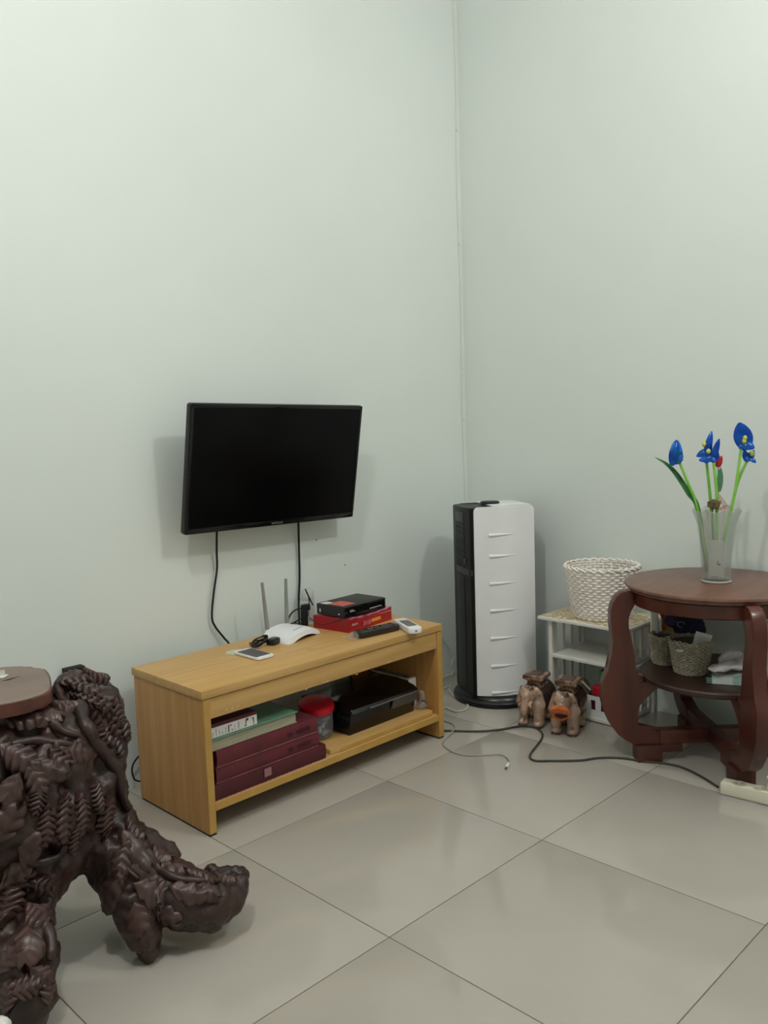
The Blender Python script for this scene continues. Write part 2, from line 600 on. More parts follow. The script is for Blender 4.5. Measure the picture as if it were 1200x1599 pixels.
# local axes: x right, y up, z out of the screen
bm = bm_new()
prism(bm, rrect(TVW, TVH, 0.009), -TVT, -0.002, bev=0.003)
obj('casing', bm, M_black, tv)
bm = bm_new()
prism(bm, rrect(TVW * 0.72, TVH * 0.62, 0.03), -0.055, -TVT, bev=0.008)
obj('back_cover', bm, M_blackm, tv)
bm = bm_new()
prism(bm, rrect(TVW - 0.028, TVH - 0.034, 0.002), -0.002, -0.0008, Matrix.Translation((0, 0.003, 0)))
obj('screen', bm, M_screen, tv, smooth=0)
# bezel frame
bm = bm_new()
for b in ((-TVW / 2 + .006, TVW / 2 - .006, TVH / 2 - .0135, TVH / 2 - .003), (-TVW / 2 + .006, TVW / 2 - .006, -TVH / 2 + .003, -TVH / 2 + .0195),
          (-TVW / 2 + .003, -TVW / 2 + .0135, -TVH / 2 + .003, TVH / 2 - .003), (TVW / 2 - .0135, TVW / 2 - .003, -TVH / 2 + .003, TVH / 2 - .003)):
    box(bm, b[0], b[1], b[2], b[3], -0.0025, 0.0005, bev=0.0008)
obj('bezel', bm, M_blackg, tv)
text_mesh('logo_lettering', 'SAMSUNG', 0.0105, M_grey, tv, (0.004, -TVH / 2 + 0.0065, 0.0008), (0, 0, 0), sx=1.05)
bm = bm_new()
box(bm, -0.1, 0.1, -0.08, 0.06, -0.075, -0.055)
box(bm, -0.03, 0.03, -0.1, 0.02, -0.098, -0.075)
obj('wall_bracket', bm, M_dgrey, tv)

# TV cables
bm = bm_new()
pts = [ony(339, 815, 2.44), ony(338.5, 860, 2.462), ony(339, 888, 2.47), ony(334, 925, 2.47), ony(331, 962, 2.47), ony(336, 978, 2.468), ony(350, 996, 2.462), ony(359, 1008, 2.445), Vector((1.66, 2.425, .34))]
tube(bm, spline(pts, 8), 0.0038, 6)
tag(obj('power_cable', bm, M_rubber), 'black cable hanging from the left half of the television', 'cable')
bm = bm_new()
pts = [ony(466, 805, 2.45), ony(467, 850, 2.47), ony(468, 900, 2.472), ony(467, 930, 2.475), ony(467, 960, 2.46), ony(468, 975, 2.44), Vector((1.965, 2.425, .35))]
tube(bm, spline(pts, 8), 0.0042, 6)
tag(obj('antenna_cable', bm, M_rubber), 'black cable dropping from the television behind the white router', 'cable')

# ------------------------------------------------------------------ things on the bench top
# phone on a pale disc
p = onz(372, 1020, BT)
bm = bm_new()
lathe(bm, [(0, 0), (0.036, 0), (0.037, 0.001), (0, 0.0015)], 32)
tag(obj('coaster', bm, mat('pale_coaster', (206, 200, 168), rough=0.4, var=0.05, scale=30), loc=(p.x + .005, p.y + 0.012, BT)), 'thin pale round coaster half under the white phone', 'coaster')
pa, pb, pc = onz(362, 1018, BT + .01), onz(409, 1031, BT + .01), onz(431, 1020, BT + .01)
ctr = (onz(362, 1018, BT + .01) + pc) / 2
ang = math.atan2(pc.y - pb.y, pc.x - pb.x)
ph = thing('smartphone', 'white smartphone with dark grey screen lying on the bench', 'phone', (ctr.x, ctr.y, BT + 0.0017), ang - R(90))
bm = bm_new()
prism(bm, rrect(0.134, 0.066, 0.01), 0, 0.0075, bev=0.002)
obj('case', bm, M_white, ph)
bm = bm_new()
prism(bm, rrect(0.104, 0.058, 0.001), 0.0075, 0.0079)
obj('screen', bm, M_dgrey, ph, smooth=0)
bm = bm_new()
lathe(bm, [(0, 0.0075), (0.005, 0.0075), (0.005, 0.0079), (0, 0.0079)], 16, Matrix.Translation((-0.0595, 0, 0)))
obj('home_button', bm, M_print, ph)
ph.rotation_euler = (0, 0, math.atan2(pb.y - pa.y, pb.x - pa.x))

# coiled charger
p = onz(412, 1008, BT)
ch = thing('charger_cable', 'black coiled charger cable with small plug between phone and router', 'charger', (p.x, p.y, BT), 0.3)
bm = bm_new()
pts = []
for k in range(70):
    a = k * 0.55
    pts.append(Vector((-0.018 + 0.036 * math.cos(a) + .004 * math.sin(k * 1.7), 0.004 + 0.017 * math.sin(a) + .004 * math.cos(k), 0.006 + 0.022 * abs(math.sin(k * 0.21)) * (0.6 + 0.4 * math.cos(a)) + k * .00005)))
tube(bm, spline(pts, 3), 0.0024, 5)
obj('coil', bm, M_blackm, ch)
bm = bm_new()
prism(bm, rrect(0.05, 0.034, 0.012), 0, 0.02, Matrix.Translation((0.028, -0.02, 0.0)), bev=0.006)
obj('plug_body', bm, M_black, ch)
bm = bm_new()
prism(bm, rrect(0.036, 0.022, 0.01), 0.02, 0.0212, Matrix.Translation((0.028, -0.02, 0.0)))
obj('plug_face', bm, M_dgrey, ch)
bm = bm_new()
tube(bm, spline([(-0.05, 0.0, 0.006), (-0.058, 0.01, 0.012), (-0.05, 0.02, 0.02), (-0.035, 0.014, 0.01)], 6), 0.002, 6)
obj('clip_ring', bm, M_amber, ch)

# router
ra, rb = onz(421, 1000, BT), onz(500, 991, BT)
ang = R(13)
ctr = Vector((1.815, 2.292, BT))
rt = thing('router', 'white wifi router with two grey antennas on the bench', 'router', ctr, ang)
bm = bm_new()
N, Mx = 18, 8
W_, D_ = 0.178, 0.125
grid = {}
for i in range(N + 1):
    for j in range(Mx + 1):
        u, v = i / N * 2 - 1, j / Mx * 2 - 1
        z = 0.036 - 0.010 * u * u - 0.007 * (v < 0) * v * v - 0.012 * abs(u) ** 4
        fl = 1 - 0.10 * (v + 1) / 2
        grid[i, j] = bm.verts.new((u * W_ / 2 * fl, v * D_ / 2 + (0.008 * u * u if v < 0 else 0), z))
for i in range(N):
    for j in range(Mx):
        bm.faces.new((grid[i, j], grid[i + 1, j], grid[i + 1, j + 1], grid[i, j + 1]))
# skirt, arched at the front
bd = [grid[i, 0] for i in range(N + 1)] + [grid[N, j] for j in range(1, Mx + 1)] + [grid[i, Mx] for i in range(N - 1, -1, -1)] + [grid[0, j] for j in range(Mx - 1, 0, -1)]
low = []
for v in bd:
    u = v.co.x / (W_ / 2)
    arch = 0.014 * max(0, 1 - (u / 0.72) ** 2) if v.co.y < 0 else 0
    low.append(bm.verts.new((v.co.x * 1.04, v.co.y * 1.05, arch)))
for k in range(len(bd)):
    k2 = (k + 1) % len(bd)
    bm.faces.new((bd[k], low[k], low[k2], bd[k2]))
obj('body', bm, M_white, rt, smooth=50)
bm = bm_new()
box(bm, -W_ / 2 + 0.01, W_ / 2 - 0.01, -D_ / 2 + 0.02, D_ / 2 - 0.01, 0.001, 0.012)
obj('underside', bm, M_dgrey, rt)
bm = bm_new()
tube(bm, [(-0.03 + 0.007 * k, -0.034 + 0.00012 * k * k, 0.0346 - 0.00008 * (k - 4) ** 2) for k in range(10)], [0.0012] * 10, 5)
obj('light_line', bm, M_grey, rt)
for ax, top in ((-0.045, ony(409.5, 910, 2.345)), (0.062, ony(446.5, 904, 2.345))):
    M = Matrix.Translation(ctr) @ Matrix.Rotation(ang, 4, 'Z')
    base = Vector((ax, D_ / 2 + 0.006, 0.022))
    tp = M.inverted() @ top
    bm = bm_new()
    n = 8
    tube(bm, [base.lerp(tp, k / n) for k in range(n + 1)], [0.0092 - 0.0032 * k / n for k in range(n + 1)], 10, flat=0.7)
    an = obj('antenna', bm, M_grey, rt)
    bm = bm_new()
    box(bm, ax - 0.008, ax + 0.008, D_ / 2 - 0.006, D_ / 2 + 0.012, 0.012, 0.03, bev=0.003)
    obj('hinge', bm, M_white2, an)

# white bottle behind the router
p = Vector((2.005, 2.43, BT))
p = ony(477, 960, 2.435)
bt = thing('white_bottle', 'milky white plastic bottle behind the router and red box', 'bottle', (p.x + .012, 2.436, BT))
BY_ = BT
bm = bm_new()
lathe(bm, [(0, 0), (0.026, 0), (0.028, 0.004), (0.028, 0.075), (0.024, 0.082)], 24)
obj('body', bm, M_milk, bt)
bm = bm_new()
lathe(bm, [(0.0245, 0.08), (0.0265, 0.083), (0.0265, 0.096), (0.024, 0.112), (0.014, 0.122), (0, 0.124)], 24)
obj('cap', bm, M_milk, bt)
bt.location.y = 2.436

# red carton and set top box
ra = R(7)
fl = onz(546, 989, BT)
ux, uy = Vector((math.cos(ra), math.sin(ra), 0)), Vector((-math.sin(ra), math.cos(ra), 0))
W_, D_, H_ = 0.245, 0.17, 0.048
ctr = fl + ux * W_ / 2 + uy * D_ / 2
rb = thing('red_carton', 'crumpled red carton lying flat under the black set top box', 'box', (ctr.x, ctr.y, BT), ra)
bm = bm_new()
n = 16
secs = []
for k in range(n + 1):
    x = -W_ / 2 + W_ * k / n
    dip = 0.006 * math.sin(k / n * PI) + 0.002 * math.sin(k * 1.9)
    q = [(-D_ / 2, 0), (-D_ / 2 - 0.001 + 0.0015 * math.sin(k * 1.3), H_ * 0.55), (-D_ / 2, H_ - dip), (0, H_ - dip * .5), (D_ / 2, H_ - .002), (D_ / 2, 0)]
    secs.append([bm.verts.new((x, a, b)) for a, b in q])
for A, B_ in zip(secs, secs[1:]):
    for k in range(6):
        bm.faces.new((A[k], A[(k + 1) % 6], B_[(k + 1) % 6], B_[k]))
bm.faces.new(secs[0])
bm.faces.new(secs[-1][::-1])
obj('carton', bm, M_red, rb, smooth=25)
bm = bm_new()
secs = []
for k in range(n + 1):
    x = -W_ / 2 + 0.003 + (W_ - .006) * k / n
    dip = 0.006 * math.sin(k / n * PI) + 0.002 * math.sin(k * 1.9)
    secs.append([bm.verts.new((x, -D_ / 2 + 0.002, H_ - dip + .0006)), bm.verts.new((x, -0.02, H_ - dip * .6 + .0006))])
for A, B_ in zip(secs, secs[1:]):
    bm.faces.new((A[0], B_[0], B_[1], A[1]))
obj('top_print', bm, M_pink, rb, recalc=False)
fy = -D_ / 2 - 0.0035
text_mesh('small_lettering', 'Bold b', 0.012, M_print, rb, (-W_ / 2 + 0.012, fy, 0.024), (R(90), 0, 0), align='LEFT')
bm = bm_new()
box(bm, -W_ / 2 + 0.075, -W_ / 2 + 0.118, fy, fy + 0.0006, 0.012, 0.028)
obj('printed_patch', bm, M_pink, rb, smooth=0)
bm = bm_new()
box(bm, -W_ / 2 + 0.122, -W_ / 2 + 0.175, fy, fy + 0.0006, 0.016, 0.028)
obj('orange_patch', bm, M_orange, rb, smooth=0)
bm = bm_new()
box(bm, -W_ / 2 + 0.165, -W_ / 2 + 0.238, fy, fy + 0.0006, 0.036, 0.0385)
obj('pale_stripe', bm, M_pink, rb, smooth=0)

zb = BT + H_ + 0.0006
fl = onz(537, 966, zb)
fr = onz(599, 949, zb)
sa = math.atan2(fr.y - fl.y, fr.x - fl.x)
ux, uy = Vector((math.cos(sa), math.sin(sa), 0)), Vector((-math.sin(sa), math.cos(sa), 0))
W_, D_, H2 = 0.215, 0.135, 0.04
ctr = fl + ux * W_ / 2 + uy * D_ / 2
st = thing('set_top_box', 'black set top box with red sticker resting on the red carton', 'set top box', (ctr.x, ctr.y, zb), sa)
bm = bm_new()
box(bm, -W_ / 2, W_ / 2, -D_ / 2, D_ / 2, 0.002, H2, bev=0.0015)
obj('body', bm, mat('set_top_metal', (36, 36, 33), rough=0.5, var=0.06, scale=40), st)
bm = bm_new()
box(bm, -W_ / 2 - .001, W_ / 2 + .001, -D_ / 2 - 0.008, -D_ / 2, 0.0, H2 - .001, bev=0.002)
obj('front_panel', bm, M_blackg, st)
bm = bm_new()
box(bm, -W_ / 2 + .012, W_ / 2 - .006, -D_ / 2 - 0.0086, -D_ / 2 - .008, 0.012, H2 - .008)
obj('display_window', bm, M_screen, st)
bm = bm_new()
for k in range(8):
    lathe(bm, [(0, 0), (0.0022, 0), (0.0022, 0.0012), (0, 0.0012)], 8, Matrix.Translation((W_ / 2 - 0.085 + 0.0085 * k, -D_ / 2 - 0.0085, 0.0145)) @ Matrix.Rotation(R(90), 4, 'X'))
obj('front_buttons', bm, M_print, st)
bm = bm_new()
box(bm, -W_ / 2 + 0.024, -W_ / 2 + 0.05, -D_ / 2 - 0.0092, -D_ / 2 - .0085, 0.0195, 0.0215)
box(bm, -W_ / 2 + 0.024, -W_ / 2 + 0.042, -D_ / 2 - 0.0092, -D_ / 2 - .0085, 0.025, 0.0262)
obj('front_lettering', bm, M_print, st, smooth=0)
bm = bm_new()
box(bm, -W_ / 2 + 0.012, -W_ / 2 + 0.078, -0.055, 0.02, H2, H2 + 0.0004)
obj('red_sticker', bm, M_sticker, st, smooth=0)
bm = bm_new()
box(bm, -W_ / 2 + 0.006, -W_ / 2 + 0.04, 0.022, 0.055, H2, H2 + 0.0004)
obj('white_sticker', bm, M_print, st, smooth=0)
for y in (-0.045, 0.05):
    bm = bm_new()
    box(bm, -W_ / 2 - 0.0006, -W_ / 2, y - .003, y + .003, 0.01, 0.022 if y > 0 else 0.015)
    obj('side_screw', bm, M_print, st, smooth=0)

# wall adapter and its leads, left of the carton
p = onz(485, 979, BT)
ad = thing('power_adapter', 'black power adapter with looped leads between router and red carton', 'adapter', (p.x + .0, p.y + 0.03, BT), 0.1)
apos = ad.location.copy()
bm = bm_new()
box(bm, -0.008, 0.008, -0.010, 0.014, 0, 0.058, bev=0.003)
obj('adapter_body', bm, M_blackm, ad)
bm = bm_new()
box(bm, 0.002, 0.034, 0.0, 0.024, 0.052, 0.076, bev=0.006)
obj('plug_head', bm, M_blackm, ad)
bm = bm_new()
loc = lambda px, py, y: ony(px, py, y) - apos
y_ = apos.y
Rz = Matrix.Rotation(-0.1, 4, 'Z')
tube(bm, [Rz @ v for v in spline([loc(489, 945, y_), loc(483, 933, y_), loc(477, 920, y_)], 6)], 0.0026, 6)
tube(bm, [Rz @ v for v in spline([loc(482, 955, y_), loc(483, 938, y_), loc(480, 925, y_)], 6)], 0.002, 6)
tube(bm, [Rz @ v for v in spline([loc(482, 958, y_), loc(474, 951, y_), loc(465, 951, y_), loc(456, 957, y_), loc(451, 966, y_), loc(450, 975, y_ - .02)], 6)], 0.003, 6)
tube(bm, [Rz @ v for v in spline([loc(482, 961, y_), loc(468, 967, y_), loc(458, 973, y_ - .01), loc(446, 976, y_ - .03), loc(438, 981, y_ - .05)], 6)], 0.0026, 6)
tube(bm, [Rz @ v for v in spline([loc(480, 972, y_), loc(470, 973, y_), loc(458, 973, y_)], 6)], 0.0022, 6)
obj('leads', bm, M_rubber, ad)
bm = bm_new()
q = [onz(487, 975, BT + .006) + Vector((0, .0, 0)), ]
a0 = Vector((1.93, 2.27, BT + .02))
pts = [ad.location + Vector((.012, -.012, .03)), fl + Vector((-.06, .06, -.02)), fl + Vector((-.03, .03, -.012)), fl + Vector((0.01, -.0115, -.002 + .004))]
tube(bm, spline(pts, 6), 0.0016, 5)
tag(obj('thin_lead', bm, M_rubber), 'thin black lead running along the left side of the red carton', 'cable')

# remotes
pa, pb = onz(556, 991, BT + .012), onz(619, 977, BT + .012)
ctr = (pa + pb) / 2
ra = math.atan2(pb.y - pa.y, pb.x - pa.x)
L_ = (pb - pa).length
rm = thing('black_remote', 'black television remote in front of the red carton', 'remote', (ctr.x, ctr.y, BT), ra)
bm = bm_new()
prism(bm, rrect(L_, 0.056, 0.016), 0.0, 0.022, bev=0.006)
obj('body', bm, mat('remote_shell', (38, 30, 27), rough=0.35, var=0.1, scale=30), rm)
bm = bm_new()
for i in range(7):
    for j in range(3):
        x, y = -0.035 + i * 0.017, -0.013 + j * 0.013
        box(bm, x - .005, x + .005, y - .0035, y + .0035, 0.022, 0.0235)
obj('keys', bm, mat('remote_keys', (52, 46, 42), rough=0.5, var=0.1, scale=30), rm)
bm = bm_new()
rnd = random.Random(5)
for i in range(6):
    for j in range(3):
        if rnd.random() < .75:
            x, y = -0.035 + i * 0.017, -0.013 + j * 0.013
            box(bm, x - .0026, x + .0026, y - .0012, y + .0014, 0.0235, 0.0238)
obj('key_print', bm, M_print, rm, smooth=0)
bm = bm_new()
lathe(bm, [(0, 0.022), (0.005, 0.022), (0.0045, 0.0238), (0, 0.0242)], 14, Matrix.Translation((-L_ / 2 + 0.024, 0, 0)))
obj('power_button', bm, mat('dim_red', (130, 60, 58), rough=0.5, var=0.1, scale=30), rm)
bm = bm_new()
NX, NY = 8, 8
gv = {}
for i in range(NX + 1):
    for j in range(NY + 1):
        u, v = i / NX, j / NY * 2 - 1
        z = 0.003 + 0.022 * u * (1 - 0.6 * v * v) + 0.003 * math.sin(i * 2.1 + j * 1.4) * (1 - abs(v))
        gv[i, j] = bm.verts.new((-L_ / 2 - 0.034 + 0.030 * u, v * (0.034 - 0.006 * u) + 0.004 * math.sin(i), max(z, .0012)))
for i in range(NX):
    for j in range(NY):
        bm.faces.new((gv[i, j], gv[i + 1, j], gv[i + 1, j + 1], gv[i, j + 1]))
obj('clear_sleeve', bm, M_film, rm, smooth=60)

pa, pb = onz(621, 967.5, BT + .012), onz(653, 987, BT + .01)
ctr = (pa + pb) / 2
ra = math.atan2(pb.y - pa.y, pb.x - pa.x)
L_ = min((pb - pa).length, 0.17)
rm2 = thing('white_remote', 'white remote with grey keypad at the right end of the bench', 'remote', (ctr.x, ctr.y, BT), ra)
bm = bm_new()
prism(bm, rrect(L_, 0.052, 0.014), 0.0, 0.021, bev=0.006)
obj('body', bm, M_white, rm2)
bm = bm_new()
prism(bm, rrect(L_ * 0.55, 0.036, 0.006), 0.021, 0.0218, Matrix.Translation((0.005, 0, 0)))
obj('keypad', bm, mat('keypad_grey', (138, 134, 130), rough=0.5, var=0.05, scale=40), rm2)
bm = bm_new()
for i in range(6):
    for j in range(3):
        x, y = -L_ * .18 + i * L_ * .085, -0.011 + j * 0.011
        box(bm, x - .003, x + .003, y - .003, y + .003, 0.0218, 0.0228)
obj('keys', bm, M_dgrey, rm2)
bm = bm_new()
box(bm, L_ / 2 - .0005, L_ / 2 + .0008, -.003, .003, 0.008, 0.013)
obj('end_lens', bm, M_dgrey, rm2)

# ------------------------------------------------------------------ things on the bench shelf
SZ = 0.0922


def binder(name, label, x0, x1, y0, y1, z0, z1, m, stamp=None):
    o = thing(name, label, 'book', ((x0 + x1) / 2, (y0 + y1) / 2, z0), 0, 'maroon volumes stacked on the bench shelf')
    hx, hy, h = (x1 - x0) / 2, (y1 - y0) / 2, z1 - z0
    bm = bm_new()
    box(bm, -hx, hx, -hy + .004, hy, 0, 0.003)
    box(bm, -hx, hx, -hy + .004, hy, h - 0.003, h)
    # rounded spine facing the room
    n = 8
    A, B_ = [], []
    for k in range(n + 1):
        z = h * k / n
        y = -hy - 0.004 * math.sin(PI * k / n) + .002
        A.append(bm.verts.new((-hx, y, z)))
        B_.append(bm.verts.new((hx, y, z)))
    A2 = [bm.verts.new((-hx, v.co.y + .003, v.co.z)) for v in A]
    B2 = [bm.verts.new((hx, v.co.y + .003, v.co.z)) for v in B_]
    for k in range(n):
        bm.faces.new((A[k], B_[k], B_[k + 1], A[k + 1]))
        bm.faces.new((A2[k], A2[k + 1], B2[k + 1], B2[k]))
        bm.faces.new((A[k], A[k + 1], A2[k + 1], A2[k]))
        bm.faces.new((B_[k], B2[k], B2[k + 1], B_[k + 1]))
    bm.faces.new((A[0], A2[0], B2[0], B_[0]))
    bm.faces.new((A[n], B_[n], B2[n], A2[n]))
    obj('cover', bm, m, o, smooth=50)
    bm = bm_new()
    box(bm, -hx + .005, hx - .005, -hy + .006, hy - .005, 0.0031, h - 0.0031)
    obj('case_body', bm, M_maroon2, o)
    bm = bm_new()
    box(bm, -hx + .001, hx - .001, -hy - .0005, -hy + .003, -0.0002, 0.0011)
    obj('worn_edge', bm, mat('worn_edge', (150, 96, 96), rough=0.7, var=0.3, scale=60), o)
    return o


b1 = binder('thick_book', 'bottom maroon volume of the stack, with small pale square sticker on spine', 1.290, 1.712, 2.012, 2.30, SZ, SZ + 0.047, M_maroon2)
bm = bm_new()
p = ony(419, 1208, 2.008)
box(bm, p.x - 1.501 - .014, p.x - 1.501 + .012, -0.1492, -0.1488, 0.018, 0.043)
obj('pale_sticker', bm, mat('faded_sticker', (150, 108, 108), rough=0.7, var=0.1, scale=60), b1, smooth=0)
bm = bm_new()
for k in range(26):
    x = -0.2 + k * 0.016
    box(bm, x, x + random.uniform(.003, .011), -0.1468, -0.1448, 0.0004, 0.0022)
obj('frayed_edge', bm, mat('frayed_edge', (190, 150, 144), rough=0.8, var=0.1, scale=60), b1, smooth=0)
b2 = binder('thick_book', 'middle maroon volume of the stack, dark stamped spine, pale worn lower edge', 1.303, 1.690, 2.018, 2.30, SZ + 0.0476, SZ + 0.0945, M_maroon)
b3 = binder('thick_book', 'topmost full-width maroon volume, directly under the green-covered book', 1.306, 1.684, 2.016, 2.30, SZ + 0.0952, SZ + 0.143, M_maroon)
for b in (b2, b3):
    text_mesh('spine_stamp', '20   VIVOT', 0.02, M_maroonp, b, (0.065, -0.1466, 0.016), (R(90), 0, 0), align='LEFT', depth=0.0005)
z0 = SZ + 0.1435
gb = thing('green_book', 'closed book with green cloth cover, page edges facing out', 'book', (1.452, 2.17, z0), R(0.5))
bm = bm_new()
box(bm, -0.158, 0.158, -0.145, 0.13, 0.0, 0.003)
obj('lower_cover', bm, M_pages, gb)
bm = bm_new()
box(bm, -0.158, 0.16, -0.147, 0.13, 0.031, 0.035, bev=0.001)
obj('upper_cover', bm, M_green, gb)
bm = bm_new()
box(bm, -0.155, 0.156, -0.142, 0.125, 0.003, 0.031)
obj('pages', bm, M_pages, gb)
z0 += 0.0355
lb = thing('labelled_album', 'maroon album with long white spine label on top of the green book', 'book', (1.377, 2.15, z0), 0)
bm = bm_new()
box(bm, -0.084, 0.084, -0.122, 0.12, 0.0, 0.042, bev=0.003)
obj('cover', bm, M_maroon2, lb)
bm = bm_new()
box(bm, -0.083, 0.083, -0.1235, -0.122, 0.0015, 0.031)
ll = obj('white_label', bm, M_paper, lb)
bm = bm_new()
rnd = random.Random(11)
for k in range(9):
    x = -0.075 + 0.011 * k
    hgt = rnd.uniform(.006, .022)
    box(bm, x, x + rnd.uniform(.003, .007), -0.1239, -0.1235, 0.005, 0.005 + hgt)
obj('faded_print', bm, M_inkl, lb, smooth=0)
bm = bm_new()
M = Matrix(((1, 0, 0, 0), (0, 0, -1, -0.1239), (0, 1, 0, 0), (0, 0, 0, 1)))
for xx, zz, a, b in ((.038, .006, .006, .005), (.041, .012, .003, .012), (.043, .024, .009, .004), (.045, .021, .006, .005), (.066, .022, .006, .003), (.069, .010, .003, .013), (.069, .005, .004, .003), (-.02, .005, .004, .02), (-.014, .022, .007, .003)):
    prism(bm, [(xx, zz), (xx + a, zz), (xx + a, zz + b), (xx, zz + b)], 0, .0002, M)
obj('handwriting', bm, M_ink, lb, smooth=0)

# jar
p = Vector((1.785, 2.15, SZ))
jr = thing('plastic_jar', 'clear plastic jar of wrapped sweets with tilted red lid', 'jar', (1.797, 2.155, SZ + 0.0156), 0)
bm = bm_new()
lathe(bm, [(0, 0.001), (0.05, 0.001), (0.055, 0.006), (0.057, 0.03), (0.057, 0.083), (0.054, 0.096)], 32)
obj('jar_wall', bm, M_clear, jr)
bm = bm_new()
lathe(bm, [(0, 0.016), (0.055, 0.016), (0.057, 0.012), (0.0588, 0.0), (0.0605, 0.0), (0.0605, 0.014), (0.058, 0.021), (0.05, 0.024), (0.0, 0.0245)], 40,
      Matrix.Translation((-.001, -0.004, 0.097)) @ Matrix.Rotation(R(10), 4, 'X') @ Matrix.Rotation(R(-5), 4, 'Y'))
obj('lid', bm, M_redcap, jr)
cols = [mat('sweet_blue', (74, 78, 140), rough=0.4, var=0.1), mat('sweet_white', (226, 222, 226), rough=0.4, var=0.1), mat('sweet_grey', (150, 150, 168), rough=0.4, var=0.1)]
rnd = random.Random(9)
for k in range(26):
    bm = bm_new()
    a, rr = k * 2.4, 0.012 + 0.028 * rnd.random()
    c = Vector((rr * math.cos(a), rr * math.sin(a), 0.014 + 0.0023 * k))
    Mx_ = Matrix.Translation(c) @ Matrix.Rotation(rnd.random() * 3, 4, 'Z') @ Matrix.Rotation(rnd.random() * 2, 4, 'X')
    bmesh.ops.create_icosphere(bm, subdivisions=2, radius=0.012, matrix=Mx_ @ Matrix.Diagonal((1.5, .9, .8, 1)))
    obj('wrapped_sweet', bm, cols[k % 3], jr)

# loose board + console + carton
bd_ = thing('loose_board', 'loose honey-coloured board lying under the black game console', 'board', (1.99, 2.18, SZ + .0003))
poly = [(-0.25, -0.158), (-0.215, -0.166), (0.235, -0.166), (0.25, -0.155), (0.25, 0.17), (-0.25, 0.17)]
bm = bm_new()
prism(bm, poly, 0, 0.015, bev=0.001)
obj('board_face', bm, M_wood, bd_)
bm = bm_new()
box(bm, -0.214, 0.234, -0.1668, -0.1661, 0.001, 0.014)
obj('edge_band', bm, M_wood_edge, bd_)
CZ = SZ + 0.0158
gc = thing('game_console', 'black game console with curved glossy lid on the loose board', 'console', (2.027, 2.182, CZ), R(0.5))
# cross-section in y-z, extruded in x; front at -y
sec_low = [(-0.125, 0.004), (0.125, 0.004), (0.125, 0.05), (-0.118, 0.05)]
bm = bm_new()
Mx_ = Matrix(((0, 0, 1, 0), (1, 0, 0, 0), (0, 1, 0, 0), (0, 0, 0, 1)))
prism(bm, [(-0.112, 0), (0.12, 0), (0.125, 0.078), (-0.126, 0.078)], -0.163, 0.163, Mx_, bev=0.004)
obj('lower_body', bm, M_blackg, gc)
bm = bm_new()
prism(bm, [(-0.138, 0.0785), (0.128, 0.0785), (0.128, 0.092), (0.08, 0.104), (0.03, 0.109), (-0.03, 0.110), (-0.08, 0.106), (-0.115, 0.098), (-0.132, 0.089)], -0.166, 0.166, Mx_, bev=0.004)
obj('curved_lid', bm, M_blackg, gc, smooth=60)
bm = bm_new()
box(bm, -0.085, 0.164, -0.1395, -0.1375, 0.0795, 0.0845)
obj('silver_strip', bm, M_silver, gc)
bm = bm_new()
prism(bm, [(-0.136, 0.0775), (-0.123, 0.042), (-0.119, 0.042), (-0.131, 0.0775)], 0.035, 0.164, Mx_)
obj('card_flap', bm, M_dgrey, gc)

wb = thing('white_carton', 'white product carton standing behind the game console', 'box', (2.2235, 2.205, CZ), R(-90))
bm = bm_new()
box(bm, -0.1, 0.1, -0.02, 0.02, 0, 0.108, bev=0.001)
obj('carton', bm, M_white2, wb)
bm = bm_new()
box(bm, -0.099, 0.099, -0.0206, -0.0200, 0.028, 0.104)
obj('grey_print', bm, mat('carton_print', (120, 112, 108), rough=0.6, rgb2=(70, 64, 62), scale=30), wb)
bm = bm_new()
box(bm, -0.09, 0.085, -0.016, 0.016, 0.108, 0.1085)
obj('top_print', bm, mat('carton_top_print', (150, 142, 136), rough=0.6, rgb2=(96, 88, 84), scale=30), wb)
bg = thing('clear_bag', 'small crumpled clear bag between white carton and bench side', 'bag', (2.222, 2.062, CZ))
bm = fuse([((0, 0, 0.016), (0.018, 0.026, 0.014)), ((0.016, 0.01, 0.04), (0.008, 0.015, 0.028))], 0.004)
rough_up(bm, 0.004, 60)
obj('film', bm, M_film, bg)
bm = bm_new()
tube(bm, spline([(-.006, -.01, .02), (0.002, -.02, .02), (.008, -.005, .03), (-.002, .012, .02)], 5), 0.003, 6)
obj('dark_contents', bm, M_blackm, bg)
mdm = thing('modem_box', 'grey modem box in the shade behind the jar and console', 'modem', (2.09, 2.345, CZ))
bm = bm_new()
box(bm, -0.055, 0.04, -0.012, 0.012, 0, 0.19, bev=0.006)
obj('shell', bm, M_grey, mdm)
bm = bm_new()
tube(bm, spline([(0.03, -.014, .2), (.035, -.02, .17), (.02, -.022, .13), (.03, -.02, .08)], 6), 0.003, 6)
obj('lead', bm, M_rubber, mdm)

# ------------------------------------------------------------------ air cooler
FC = Vector((2.79, 2.148, 0))
nF = Vector((-0.843, 0.533, 0))
# local axes: +x = white side facing the room, +y = black front
ax_x = Vector((-0.534, -0.846, 0))
fan = thing('tower_air_cooler', 'tall black and white tower air cooler on round black base in the corner', 'air cooler', FC, math.atan2(ax_x.y, ax_x.x))
# with this rotation local +y = rot90(ax_x) = (0.846,-0.534): the black front is local -y
def cooler_section(bulge, hw, hd, n=10):
    pts = []
    for k in range(n + 1):
        v = -hd + 2 * hd * k / n
        pts.append((hw + bulge * (1 - (v / hd) ** 2), v))
    return pts


